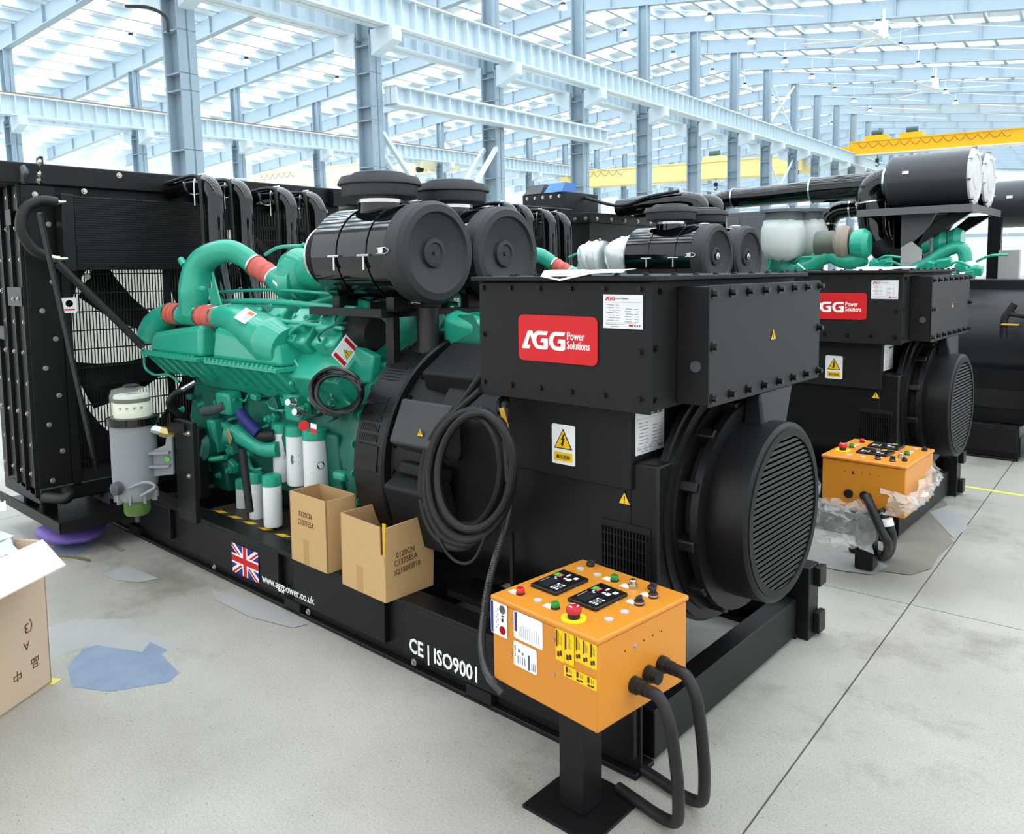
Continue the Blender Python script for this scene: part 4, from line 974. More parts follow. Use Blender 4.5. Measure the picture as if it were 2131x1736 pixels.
        if s < 0:
            dc = at(533, 690, y=AY-.48); su = (at(560, 706, y=AY-.48)-at(510, 676, y=AY-.48)).normalized(); sn = V((.25, -.62, .74)); sn = (sn-su*sn.dot(su)).normalized(); sv = sn.cross(su)
            o = dc+sn*.128-su*.06-sv*.045; l = plate(o, su, sv, .12, .09, WHT, t, 'notice_sticker', label='white sticker with orange heading')
            lines(o+sn*.002, su, sv, [(.055, .06, .055, .022)], mat('sticker_orange', (226, 110, 40), .5), l); lines(o+sn*.002, su, sv, [(.055, .05-.008*i, .05, .003) for i in range(4)], INKG, l)
    yt = AY-.48
    # tee between the housings and the crossover pipe
    tee = at(404, 657, y=yt)
    MB().tube([at(380, 655, y=yt), tee, at(428, 658, y=yt)], .066, 24, 4).build('pipe_tee', G, t); hose(t, at(384, 655, y=yt), at(356, 652, y=yt), .066, n=3); hose(t, at(420, 658, y=yt), at(457, 660, y=yt), .067, n=3)
    for px in (357, 384, 420, 456): q = at(px, 640, y=yt-.02); tbar(t, q+V((-.06, -.03, -.008)), q+V((.05, .05, .02)))
    A = [at(402, 655, y=yt), at(403, 610, y=yt), at(410, 566, y=yt+.02), at(430, 537, y=yt+.05), at(472, 522, y=yt+.1), at(505, 533, y=yt+.16), at(528, 551, y=yt+.2)]
    cp = MB().tube(A, [.08, .094, .09, .082, .072, .066, .063], 28, 8).build('crossover_pipe', G, t)
    MB().tube([at(384, 552, y=yt), at(376, 540, y=yt)], .022, 12, 1).build('boss', G, cp)
    MB().obox(at(418, 601, y=yt-.085), (.09, .03, .03), UX, UZ).build('boss', G, cp, bevel=.008)
    b = MB(); b.prism([(0, 0), (.05, 0), (.06, .1), (.16, -.12), (.05, -.14)], at(436, 600, y=yt+.02), UX, UZ, .012); b.build('web', G, cp)
    hose(t, at(527, 550, y=yt+.2), at(573, 580, y=yt+.24), .063, n=3)
    # turbocharger and its intake elbow
    tu = at(610, 580, y=2.66); e = V((-3.6, 2.66, 1.845))
    MB().tube([at(570, 578, y=yt+.24), at(595, 592, y=2.66), at(618, 590, y=2.68)], [.064, .085, .09], 20, 6).build('compressor_outlet', G, t)
    MB().lathe([(.05, -.1), (.12, -.09), (.165, -.03), (.165, .03), (.12, .08), (.09, .1)], tu+V((-.05, .1, .02)), (.9, .1, .3), 28).build('turbocharger', G, t)
    MB().tube([tu+V((-.02, .1, .03)), tu*.5+e*.5+V((0, .05, .0)), e-UX*.05], [.09, .135, .15], 24, 6).build('intake_elbow', G, t)
    MB().lathe([(.16, -.12), (.165, -.09), (.15, -.08), (.165, -.06), (.15, -.045), (.16, -.02), (.15, .02)], e, UX, 32).build('intake_bellows', RUB, t)
    MB().ring(e-UX*.125, UX, .155, .172, .018, 32).build('hose_clamp', CHROME, t)
    plate(tu+V((-.01, -.13, -.02)), (.8, .1, -.5), UZ, .05, .018, CHROME, t, 'name_strip')
    MB().tube([at(552, 530, y=2.6), at(580, 515, y=2.62), at(625, 512, y=2.66), at(632, 508, y=2.66)], .011, 8, 6).build('boost_line', G, t)
    for a in ((-3.97, 2.62, 1.55, -3.35, 2.9, 1.62), (-4.2, 2.85, 1.5, -3.4, 2.8, 1.5), (-4.5, 2.75, 1.52, -3.5, 3.0, 1.56)):
        MB().tube([V(a[:3]), (V(a[:3])+V(a[3:]))/2+UZ*.05, V(a[3:])], .022, 10, 6).build('coolant_pipe', G, t)
    for i in range(14):
        x = -4.7+i*.1; c = V((x, 2.78+.1*rb.random(), 1.42+.14*rb.random())); MB().obox(c, (.06+.05*rb.random(), .05+.06*rb.random(), .05+.04*rb.random()), UX, V((0, .7, .6))).build('fitting', G, t, bevel=.008)
    # centre tower that carries the air cleaners
    MB().box(-3.7, -3.1, 2.55, 3.3, 1.0, 1.3).build('rear_gear_case', GD, t, bevel=.02)
    for x in (-3.52, -3.05): MB().box(x-.03, x+.03, 2.45, 3.4, 1.53, 1.56).build('cleaner_bridge', BLK, t)
    for x in (-3.52, -3.05):
        for y in (2.52, 3.3): MB().box(x-.03, x+.03, y, y+.04, 1.18, 1.55).build('cleaner_post', BLK, t)
    MB().box(-3.6, -3.0, 2.43, 2.46, 1.535, 1.575).build('cleaner_rail', BLK, t)
    c0 = at(890, 640, y=2.66); MB().lathe([(.055, .0), (.055, -.19), (.06, -.2), (.06, -.235), (.045, -.24), (.045, -.3)], c0, UZ, 20).build('drain_boot', RUB, t)
    MB().tube([c0-UZ*.22, c0+V((-.15, .0, -.3)), c0+V((-.3, .05, -.36))], .06, 14, 5).build('exhaust_elbow', BLKM, t)
    MB().lathe([(.09, 0), (.11, .02), (.11, .2), (.08, .26)], at(720, 690, y=2.6), UX, 24).build('breather', BLKM, t)
    # green parts between the tower and the terminal box
    MB().hexa([at(x, y, y=2.75) for x, y in ((926, 712), (1000, 716), (1000, 700), (926, 700))], [at(x, y, y=2.75) for x, y in ((945, 668), (998, 680), (985, 655), (955, 655))]).build('far_bank_cover', G, t)
    MB().obox(at(968, 690, y=2.8), (.2, .12, .17), (.8, .2, -.2), (0, 1, .3)).build('far_bank_cover', G, t, bevel=.03, seg=3)
    # right-hand green brackets and pipe mouth
    MB().prism([(0, 0), (.17, .02), (.2, .16), (.05, .2), (-.03, .1)], at(728, 800, y=2.5), UX, UZ, -.06).build('lifting_bracket', G, t, bevel=.01)
    MB().ring(at(712, 668, y=2.55), (.8, -.5, .1), .045, .056, .09, 20).build('pipe_mouth', G, t)
    MB().obox(at(735, 700, y=2.6), (.05, .2, .24), (1, 0, 0), (0, 1, .2)).build('side_bracket', G, t, bevel=.01)
    MB().prism([(0, 0), (.1, -.02), (.12, .26), (.02, .26)], at(738, 720, y=2.62), UX, UZ, -.02).build('strap_bracket', G, t)
    # lower side: pumps, pipes, fittings
    for px, py, Y, sz in ((478, 838, 2.42, (.16, .1, .14)), (620, 845, 2.44, (.14, .1, .16)), (455, 905, 2.44, (.09, .1, .22)), (430, 928, 2.42, (.16, .08, .06)), (418, 980, 2.46, (.08, .1, .1)), (700, 960, 2.5, (.2, .1, .34)), (712, 990, 2.45, (.1, .06, .05)), (560, 862, 2.5, (.3, .1, .2)), (470, 985, 2.5, (.2, .1, .2)), (540, 1000, 2.52, (.22, .1, .1))):
        MB().obox(at(px, py, y=Y+sz[1]/2), sz, (1, 0, .02), (0, 1, .1)).build('bracket_casting', G if px in (478, 620, 712, 455) else GD, t, bevel=.016)
    MB().lathe([(.05, 0), (.085, .02), (.09, .1), (.06, .13)], at(452, 930, y=2.5), (0, -1, .15), 20).build('water_pump', GD, t)
    MB().lathe([(.06, 0), (.065, .05), (.04, .06)], at(485, 905, y=2.42), (-.5, -.8, .2), 18).build('pipe_flange', G, t)
    MB().obox(at(476, 908, y=2.36), (.075, .004, .075), (1, -.3, .8), (0, 1, 0)).build('cardboard_blank', CARD, t, smooth=0, label='scrap of brown card over a pipe flange')
    MB().tube([at(490, 900, y=2.42), at(520, 920, y=2.42), at(550, 935, y=2.44), at(580, 935, y=2.48)], [.052, .046, .045, .045], 16, 6).build('coolant_elbow', G, t)
    MB().tube([at(500, 858, y=2.4), at(512, 875, y=2.4), at(528, 892, y=2.41), at(538, 902, y=2.42)], .035, 16, 5).build('blue_hose', mat('blue_hose', (36, 38, 110), .6), t, label='short dark blue hose')
    MB().tube([at(425, 856, y=2.44), at(450, 852, y=2.44), at(472, 842, y=2.44)], .034, 14, 5).build('canvas_hose', mat('grey_canvas_hose', (70, 84, 84), .7), t)
    MB().tube([at(535, 900, y=2.43), at(550, 908, y=2.44), at(572, 905, y=2.48)], .034, 14, 5).build('rubber_hose', RUB, t)
    MB().tube([at(504, 935, y=2.3), at(512, 1000, y=2.3), at(520, 1066, y=2.3)], .022, 14, 4).build('drain_hose', RUB, t)
    MB().tube([at(415, 945, y=2.43), at(440, 955, y=2.42), at(470, 952, y=2.44)], .018, 12, 5).build('oil_pipe', G, t)
    MB().tube([at(300, 735, y=2.34), at(302, 765, y=2.34), at(322, 780, y=2.36), at(350, 780, y=2.4), at(372, 795, y=2.42)], .009, 8, 6).build('coolant_tube', G, t)
    MB().tube([at(600, 762, y=2.42), at(598, 780, y=2.4), at(606, 800, y=2.4)], .012, 8, 5).build('loop_tube', mat('pale_green_tube', (110, 196, 172), .4), t)
    MB().tube([at(610, 745, y=2.44), at(628, 772, y=2.43), at(650, 790, y=2.43)], .006, 8, 5).build('loop_tube', mat('pale_green_tube', (110, 196, 172), .4), t)
    for i in range(80):
        px, py = rb.uniform(385, 715), rb.uniform(815, 990)
        c = at(px, py, y=(2.46 if px < 555 or py < 870 else 2.62)+.06*rb.random()); k = rb.random()
        if k < .45: MB().obox(c, (.03+.06*rb.random(), .04, .03+.05*rb.random()), (1, 0, rb.uniform(-.5, .5)), (0, 1, .1)).build('fitting', GD if rb.random() < .5 else G, t, bevel=.006)
        elif k < .7: MB().tube([c, c+V((rb.uniform(.05, .12), -.03, rb.uniform(-.05, .05))), c+V((rb.uniform(.1, .2), 0, rb.uniform(-.12, .08)))], .006+.006*rb.random(), 8, 5).build('fuel_pipe', G, t)
        else: bolts([c-UY*.03], (0, -1, 0), .016, G, t, 'fitting_bolt', h=.03)
    # bright fittings
    a, q = at(378, 812, y=2.34), at(408, 795, y=2.4); MB().cyl(a, q, .018, n=14).build('hose_ferrule', CHROME, t); MB().tube([a, at(362, 822, y=2.3), at(352, 842, y=2.28), at(372, 862, y=2.34)], .022, 12, 6).build('lube_hose', RUB, t)
    for x, y in ((614, 838), (628, 858)): MB().lathe([(.028, 0), (.03, .02), (.022, .03), (.018, .06)], at(x, y, y=2.4), (.3, -1, .2), 14).build('starter_terminal', CHROME, t)
    MB().tube([at(628, 858, y=2.36), at(650, 866, y=2.34), at(672, 862, y=2.38)], .008, 8, 5).build('starter_lead', RUB, t)
    MB().cyl(at(632, 886, y=2.28), at(632, 886, y=2.26), .026, n=20).build('red_disc', RED, t); plate(at(647, 900, y=2.27), UX, UZ, .05, .03, RED, t, 'red_tag'); plate(at(647, 891, y=2.269), UX, UZ, .05, .025, WHT, t, 'white_tag')
    MB().box(-5.05, -4.75, 2.36, 2.42, .33, .78).build('engine_mount', BLK, t, bevel=.006)
    # front end: pulley and fan drive
    MB().lathe([(.2, 0), (.22, .01), (.22, .1), (.12, .11), (.12, .2)], (-5.35, AY, 1.0), UX, 28).build('fan_drive', BLKM, t)
    MB().lathe([(.25, 0), (.26, .01), (.26, .09)], (-5.3, AY, .62), UX, 28).build('crank_pulley', BLKM, t)
    return t
ENG1 = engine()

def oil_filter(px, ptop, pbot, Y, r, lab, grp, mark):
    a, b = at(px, ptop, y=Y), at(px, pbot, y=Y); t = thing('oil_filter', lab, 'filter', b, grp); c = V((a.x, Y, 0))
    WF = mat('filter_white', (226, 230, 230), .35)
    MB().lathe([(r*.8, b.z), (r*.96, b.z+.006), (r, b.z+.02), (r, a.z-.006), (r*.97, a.z)], c, UZ, 28).build('canister', WF, t)
    MB().lathe([(r*1.03, a.z-.004), (r*1.05, a.z+.01), (r*1.02, a.z+.05), (r*.7, a.z+.06)], c, UZ, 24).build('filter_head', GREEN, t)
    def wrap(P, z, m, nm):      # a mark that follows the curve of the can
        q = []; n = len(P)
        for rr in (r*1.002, r*1.008):
            for x, y in P: an = math.radians(-42)+x/r; q.append(c+V((math.cos(an)*rr, math.sin(an)*rr, z+y)))
        MB().add(q, [list(range(n)), [n+i for i in range(n)]]+[(i, (i+1) % n, n+(i+1) % n, n+i) for i in range(n)]).build(nm, m, t, smooth=0)
    z0 = b.z+(a.z-b.z)*.55
    GM = mat('mark_grey', (104, 108, 112), .5)
    if mark == 1:
        wrap([(.02, .02), (.05, .02), (.05, .045), (.02, .045)], z0, GM, 'logo'); wrap([(.02, -.02), (.05, .0), (.05, .012), (.02, .008)], z0, GM, 'logo')
    if mark == 2: wrap([(-.03, -.01), (-.022, -.03), (.02, -.03), (.02, -.015), (-.01, -.012), (-.015, 0), (-.01, .012), (.02, .015), (.02, .03), (-.022, .03), (-.03, .01)], z0, GM, 'logo')
    if mark == 3: wrap([(.035+.022*math.cos(2*PI*i/16), .022*math.sin(2*PI*i/16)) for i in range(16)], z0, mat('mark_dark', (60, 64, 66), .5), 'logo')
    for i in range(3): wrap([(-.045+.02*(i % 2), .0-.02*i), (-.02+.02*(i % 2), .0-.02*i), (-.02+.02*(i % 2), .003-.02*i), (-.045+.02*(i % 2), .003-.02*i)], z0-.02, DISK, 'print')
    return t
oil_filter(586, 898, 1000, 2.53, .055, 'white spin-on filter with split grey logo, back one of upper three', 'upper white filters', 1)
oil_filter(617, 904, 1008, 2.50, .06, 'white spin-on filter with grey letter logo, middle one of upper three', 'upper white filters', 2)
oil_filter(656, 912, 1026, 2.47, .068, 'white spin-on filter with dark round logo, front one of upper three', 'upper white filters', 3)
oil_filter(506, 1014, 1073, 2.5, .045, 'white spin-on filter in shade, back one of lower three by drain hose', 'lower white filters', 0)
oil_filter(533, 1003, 1084, 2.44, .045, 'white spin-on filter, middle one of lower three', 'lower white filters', 0)
oil_filter(566, 1008, 1094, 2.38, .053, 'white spin-on filter, front one of lower three, beside carton', 'lower white filters', 0)
# ------------------------------------------------------------ radiator of the nearest set
BEIGE = mat('core_guard_board', (214, 210, 192), .8)
_n = BEIGE.node_tree; _t = _n.nodes.new('ShaderNodeBsdfTranslucent'); _t.inputs[0].default_value = (.86, .84, .72, 1); _m = _n.nodes.new('ShaderNodeMixShader'); _m.inputs[0].default_value = .6
_n.links.new(_n.nodes['Principled BSDF'].outputs[0], _m.inputs[1]); _n.links.new(_t.outputs[0], _m.inputs[2]); _n.links.new(_m.outputs[0], _n.nodes['Material Output'].inputs[0])
def radiator():
    XR, Y0, Y1, Z0, Z1 = -5.65, 1.72, 4.12, .36, 2.33
    t = thing('radiator', 'tall black bolted radiator with fan guard, at the end of the nearest set', 'radiator', (-5.95, AY, .18), 'radiators at the far ends of the sets')
    for y in (Y0+.5, AY-.3, AY+.3, Y1-.5): MB().box(-6.34, -6.3, y, y+.04, Z0, Z1).build('core_bar', BLKM, t)
    # side columns, four bolted strips each, seen edge on at the near side
    for ys in (Y0, Y1):
        s = -1 if ys == Y0 else 1
        for i in range(4):
            x0 = -6.34+i*.175; a, b = (ys, ys+.14) if s < 0 else (ys-.14, ys)
            f = MB().box(x0, x0+.165, a, b, Z0-.02*i+.02, Z1).build('side_frame', BLK, t, bevel=.005)
            MB().box(x0+.155, x0+.168, (a-.02 if s < 0 else b), (a if s < 0 else b+.02), Z0-.02*i+.02, Z1).build('frame_lip', BLK, f)
            if s < 0: bolts([(x0+.05+.05*(j % 2), ys, Z0+.1+j*.20) for j in range(10)], (0, -1, 0), .013, BOLTB, f)
    MB().box(-6.34, -5.62, Y0-.32, Y1+.3, Z1, Z1+.135).build('top_tank', BLK, t, bevel=.01)
    MB().box(-6.34, -5.62, Y0+.0, Y1, .27, Z0+.02).build('bottom_tank', BLK, t, bevel=.01)
    # front post with bolts
    for y0 in (Y0, Y1-.2):
        p = MB().box(XR-.02, XR+.015, y0, y0+.2, .3, Z1).build('front_post', BLK, t, bevel=.004)
        bolts([(XR+.015, y0+.08+.07*(j % 2), .42+j*.185) for j in range(11)], (1, 0, 0), .013, BOLTB, p)
    for z0, z1 in ((Z1-.24, Z1), (Z0-.06, Z0+.1)): MB().box(XR-.03, XR, Y0+.2, Y1-.2, z0, z1).build('cross_panel', BLKM, t)
    b = MB()
    for i in range(74): b.box(XR, XR+.008, Y0+.26+i*.0255, Y0+.272+i*.0255, Z1-.2, Z1-.05)
    b.build('louvre_fins', BLK, t, kind='stuff', smooth=0)
    # beige core behind, shroud with round opening, fan
    cy, cz, R = AY, 1.28, .93
    MB().quad((-6.22, Y0+.2, Z0), (-6.22, Y1-.2, Z0), (-6.22, Y1-.2, Z1-.2), (-6.22, Y0+.2, Z1-.2)).build('core_face', BEIGE, t, smooth=0)
    n = 48; vs = []; fs = []
    for i in range(n):
        a = 2*PI*i/n; c, s = math.cos(a), math.sin(a); k = 1/max(abs(c)/(Y1-.2-cy), abs(s)/(.95)); vs += [(XR-.16, cy+R*c, cz+R*s), (XR-.16, cy+k*c, cz+k*s), (XR-.34, cy+R*c, cz+R*s)]
    for i in range(n):
        j = (i+1) % n; fs += [(3*i, 3*i+1, 3*j+1, 3*j), (3*i+2, 3*i, 3*j, 3*j+2)]
    MB().add(vs, fs).build('fan_shroud', BLKM, t)
    fan = MB().lathe([(.18, 0), (.2, .02), (.2, .12), (.1, .14)], (XR-.30, cy, cz), UX, 24).build('fan_hub', BLKM, t)
    for i in range(7):
        a = 2*PI*(i+.22)/7; b = MB(); g = []
        for j in range(5):
            r = .17+.73*j/4; w = .24+.06*j
            for q in (-1, 1): an = a+q*w/2/(.5+r*.8)-.08*j; g.append((XR-.2+q*.045, cy+r*math.cos(an), cz+r*math.sin(an)))
        b.add(g, [(2*j, 2*j+1, 2*j+3, 2*j+2) for j in range(4)]); o = b.build('fan_blade', BLKM, fan); o.modifiers.new('t', 'SOLIDIFY').thickness = .008
    # guard: fine upright wires, heavier hoops across
    b = MB(); y = Y0+.24
    while y < Y1-.24: b.box(XR+.012, XR+.018, y, y+.0055, Z0+.1, Z1-.22); y += .0205
    b.build('guard_wires', BLK, t, kind='stuff', smooth=0)
    for i in range(13): MB().box(XR+.018, XR+.026, Y0+.2, Y1-.2, Z0+.15+i*.125, Z0+.158+i*.125).build('guard_wire', BLK, t, smooth=0)
    for y in (Y0+.2, AY-.33, AY+.33, Y1-.24): MB().box(XR+.01, XR+.03, y, y+.05, Z0, Z1-.2).build('guard_strap', BLK, t)
    # oil cooler panel with fins
    xo = -5.48; a, c = at(152, 408, x=xo), at(160, 562, x=xo); y1 = at(452, 440, x=xo).y; za, zc = a.z, c.z-.0
    o = MB().box(xo-.08, xo, a.y, y1, zc, za).build('oil_cooler', mat('cooler_black', (26, 27, 31), .45), t, bevel=.004)
    MB().box(xo-.1, xo+.012, a.y-.075, a.y, zc-.01, za+.01).build('cooler_tank', BLK, o, bevel=.006); MB().box(xo-.1, xo+.012, y1, y1+.07, zc-.01, za+.01).build('cooler_tank', BLK, o, bevel=.006)
    b = MB(); n = 30
    for i in range(n): z = zc+(za-zc)*(i+.3)/n; b.box(xo, xo+.012, a.y, y1, z, z+(za-zc)/n*.5)
    b.build('cooler_fins', BLK, o, kind='stuff', smooth=0)
    MB().box(XR, xo-.08, a.y+.1, a.y+.14, zc+.1, zc+.2).build('cooler_bracket', BLK, t); MB().box(XR, xo-.08, y1-.14, y1-.1, zc+.1, zc+.2).build('cooler_bracket', BLK, t)
    for x, y, z in ((175, 398, 0), (182, 576, 0), (370, 400, 0), (248, 365, 0)): bolts([at(x, y, x=XR+.03)], (1, 0, 0), .014, BOLTB, t)
    # hose with bright end fittings
    h = [at(118, 421, x=xo), at(85, 418, x=xo), at(55, 432, x=xo), at(44, 462, x=xo), at(50, 492, x=xo), at(72, 520, x=xo), at(98, 534, x=xo)]
    k = MB().tube(h, .034, 14, 6).build('hydraulic_hose', RUB, t)
    for p, q in (((84, 418), (112, 421)), ((97, 535), (116, 539))):
        MB().cyl(at(*p, x=xo), at(*q, x=xo), .026, n=14).build('ferrule', CHROME, k)
        e = at(q[0]+1, q[1], x=xo); MB().cyl(e, at(q[0]+8, q[1], x=xo), .022, n=6).build('brass_nut', mat('brass', (196, 178, 120), .3, metal=.8), k)
        MB().cyl(at(q[0]+8, q[1], x=xo), at(q[0]+24, q[1]-1, x=xo), .014, n=10).build('stub', CHROME, k)
    MB().tube([at(120, 548, x=-5.4), at(215, 640, x=-5.35), at(298, 722, x=-5.3)], .024, 12, 4).build('slanting_pipe', RUB, t)
    a, q = at(82, 443, y=1.69), at(213, 1032, y=2.13)
    MB().bar(a, q, .022, .03).build('stay_bar', mat('stay_black', (70, 71, 74), .3, metal=.5), t)
    # warning sticker, gusset, small plates
    y, z = at(130, 652, x=XR+.03).y, at(130, 652, x=XR+.03).z
    l = plate((XR+.03, y, z), UY, UZ, .088, .10, WHT, t, 'warning_sticker', .004, label='white sticker with round fan symbol')
    MB().ring((XR+.032, y+.044, z+.062), UX, .019, .023, .0005, 20).build('symbol_ring', INKK, l, smooth=0); MB().obox((XR+.0324, y+.044, z+.062), (.03, .006, .0005), (0, 1, 1), (0, 1, -1)).build('symbol', INKK, l, smooth=0); lines((XR+.032, y+.015, z+.016), UY, UZ, [(0, 0, .06, .01)], RED, l)
    plate(at(18, 636, y=Y0-.025)-UZ*.0, UX, UZ, .26, .12, GREY, t, 'grey_plate', label='small grey plate with two bright bolts'); bolts([at(28, 622, y=Y0-.028), at(38, 622, y=Y0-.028)], (0, -1, 0), .011, BOLTB, t)
    plate(at(13, 470, y=Y0-.025), UX, UZ, .10, .10, GREY, t, 'grey_plate'); plate(at(0, 705, y=Y0-.025), UX, UZ, .1, .09, GREY, t, 'grey_plate')
    b = MB(); b.tube([at(18, 352, y=1.74), at(40, 345, y=1.74), at(50, 358, y=1.74), at(48, 378, y=1.74)], .028, 10, 5); b.build('lifting_handle', mat('handle_steel', (84, 86, 90), .3, metal=.6), t)
    MB().prism([(0, 0), (.07, 0), (.06, .16), (.0, .15)], at(78, 382, y=1.76), UX, UZ, -.02).build('gusset', BLK, t)
    bolts([at(84, 338, y=1.73), at(83, 363, y=1.73), at(82, 376, y=1.73)], (0, -1, 0), .016, BOLTB, t)
    # carrying tray
    tr = MB().box(-6.36, -5.22, 1.69, 2.2, .175, .19).build('tray', BLK, t)
    for q in ((-6.36, -5.22, 1.69, 1.70, .19, .245), (-5.235, -5.22, 1.69, 2.2, .19, .245)): MB().box(*q).build('tray_lip', BLK, tr)
    MB().tube([at(95, 1035, y=1.74), at(135, 1038, y=1.8), at(142, 1024, y=1.85), at(120, 1018, y=1.9)], .035, 12, 6).build('bottom_hose', RUB, t)
    for x in (-6.1, -5.75): MB().box(x, x+.06, 1.76, 1.84, .19, .38).build('tray_foot', BLK, t)
    pl = plate((at(198, 1050, y=2.14).x, 2.14, at(205, 1065, y=2.14).z), UX, UZ, .26, .17, GREY, t, 'corner_plate', t=.008); bolts([at(214, 1053, y=2.13)], (0, -1, 0), .016, BOLTB, t)
    for px in (188, 236): MB().box(at(px, 1010, y=2.3).x, at(px, 1010, y=2.3).x+.16, 2.3, 2.33, .44, .47).build('yellow_mark', WARN, t)
    for px, py in ((432, 392), (494, 400), (588, 416), (648, 424)):
        xx = -5.0; c = at(px+14, py, x=xx); y = c.y; zt = c.z+.01
        k = MB().tube([V((-5.62, y, zt+.02)), V((-5.25, y, zt+.035)), V((xx-.09, y, zt+.02)), V((xx-.015, y, zt-.045)), V((xx, y, zt-.14)), V((xx+.01, y, zt-.5)), V((xx+.1, y, 1.45))], .062, 18, 7).build('coolant_pipe', GLOSS, t)
        MB().tube([V((-5.55, y-.07, zt+.06)), V((xx-.13, y-.07, zt+.075)), V((xx-.05, y-.07, zt-.02)), V((xx-.03, y-.07, zt-.5))], .014, 8, 6).build('vent_line', RUB, k)
        MB().ring((-5.3, y, zt+.035), UX, .06, .069, .015, 20).build('clamp', CHROME, k); MB().tube([V((-5.12, y-.075, zt-.12)), V((-5.12, y-.07, zt+.06)), V((-5.12, y, zt+.095))], .007, 6, 5).build('clamp_tail', CHROME, k)
    MB().box(-5.62, -5.55, Y1-.1, Y1+.02, Z1-.02, Z1+.12).build('filler_box', BLK, t)
    return t
RAD1 = radiator()
index()

# ------------------------------------------------------------ second set behind: copies of the first
D2 = V((-.05, 3.05, 0))
dup(BASE1, D2, 'black steel base frame under the second generator, mostly hidden', skip=('lettering', 'flag'))
dup(ALT1, D2, 'black alternator with bolted terminal box and red sign, second of the row')
dup(ENG1, D2, 'green diesel engine behind the nearest terminal box, mostly hidden')
dup(RAD1, D2, 'black radiator of the second set, mostly hidden behind the near air cleaners')
air_cleaner(2.66+D2.y-.04, 1.85, 'glossy black air cleaner with bright centre nut, nearer one above nearest terminal box', 'air cleaners on the second engine', -3.6+D2.x, -2.95+D2.x, True)
air_cleaner(3.155+D2.y, 1.85, 'glossy black air cleaner with bright centre nut, farther one above nearest terminal box', 'air cleaners on the second engine', -3.6+D2.x, -2.95+D2.x, True)
p2 = paper_sheet((.1, 3.12, 0)); tag(p2, 'white paper sheets lying on the second terminal box lid', 'paper')
c2 = dup(CTRL1, (0, 0, 0), 'orange control box standing in torn clear plastic, beside the second generator', skip=('conduit', 'notice', 'instruction', 'warning', 'print', 'cable_gland', 'stand_foot'))
cc2 = (at(1716, 948, z=.7)+at(1902, 975, z=.7)+at(1938, 930, z=.7)+at(1764, 912, z=.7))/4
q = CW/2; c2.location = (cc2.x, cc2.y, 0); c2.rotation_euler = (0, 0, -PI/2-math.atan2(CU.y, CU.x)+math.radians(-1))
for k in c2.children:
    if k.name.startswith('lid') and not k.name.startswith('lid_lock'): k.rotation_euler = (0, 0, 0)
c2.scale = (1.18, 1.0, 1.0)
f = at(1716, 1010, z=.5)
for x, y in ((1770, 1025), (1803, 1029)):
    p = onplane(x, y, V((cc2.x, cc2.y-.235, .5)), -UY); ORG[c2.name] = V((0, 0, 0))
    t_ = MB().lathe([(.03, 0), (.03, .02), (.024, .022), (.024, .04)], p, (0, -1, 0), 18)
    o = t_.build('cable_gland', RUB, None, base=p); o.parent = c2; o.matrix_parent_inverse = (Matrix.Translation(c2.location) @ c2.rotation_euler.to_matrix().to_4x4() @ Matrix.Diagonal((1.18, 1, 1, 1))).inverted()
t = thing('power_cable', 'thick black cables looping from the second orange control box to the floor', 'cable', at(1850, 1160, z=0.02))
g0 = V((cc2.x, cc2.y-.28, .5))
yb = cc2.y-.3
MB().tube([at(1803, 1032, y=yb), at(1815, 1060, y=yb-.05), at(1832, 1100, y=yb-.06), at(1848, 1135, y=yb-.02), at(1838, 1158, z=.035), at(1800, 1148, z=.03), at(1770, 1140, z=.03)], .024, 12, 6).build('cable', RUB, t)
MB().tube([at(1830, 1060, y=yb-.0), at(1845, 1085, y=yb-.0), at(1856, 1120, y=yb+.03), at(1850, 1150, z=.045), at(1835, 1156, z=.04), at(1800, 1140, z=.04)], .026, 12, 6).build('cable', RUB, t)
p = at(1845, 1080, y=yb-.03); MB().cyl(p, p+V((.01, 0, -.035)), .03, n=14).build('white_tape', WHT, t)
WRAP = mat('clear_plastic_film', (232, 234, 232), .16, alpha=.34, coat=.3, bump=.6, bscale=14)
def film(name, lab, pts, rows, amp, seed, cat='plastic sheet'):
    """a wrinkled sheet through rows of points"""
    rb = random.Random(seed); m = len(rows[0]); n = len(rows); K = 5; g = []
    S0 = [spline(r, K) for r in rows]; w = len(S0[0]); cols = [spline([S0[i][j] for i in range(n)], K) for j in range(w)]
    h = len(cols[0]); off = [[rb.uniform(-1, 1) for _ in range(h)] for _ in range(w)]
    vs = [cols[j][i]+V((off[j][i]*amp, off[j-1][i]*amp, off[j][i-1]*amp*.7)) for j in range(w) for i in range(h)]
    base = min(vs, key=lambda p: p.z)
    b = MB().add(vs, [(j*h+i, j*h+i+1, (j+1)*h+i+1, (j+1)*h+i) for j in range(w-1) for i in range(h-1)])
    o = b.build(name, WRAP, None, base=base, smooth=28); return tag(o, lab, cat)
y0 = cc2.y-.27; y1 = cc2.y+.2; xl, xr = cc2.x-.27, cc2.x+.30
film('plastic_film', 'torn clear plastic hanging below the left of the second orange control box', None,
     [[at(1700, 985, y=y0+.1), at(1708, 1030, y=y0), at(1740, 1040, y=y0), at(1790, 1042, y=y0)], [at(1690, 1040, y=y0+.08), at(1715, 1065, y=y0-.08), at(1760, 1070, y=y0-.1), at(1818, 1062, y=y0-.06)],
      [at(1688, 1090, y=y0+.05), at(1725, 1100, y=y0-.06), at(1770, 1108, y=y0-.06), at(1822, 1098, y=y0-.03)], [at(1690, 1125, y=y0), at(1730, 1132, y=y0-.1), at(1775, 1142, y=y0-.1), at(1815, 1148, y=y0-.08)]], .02, 4)
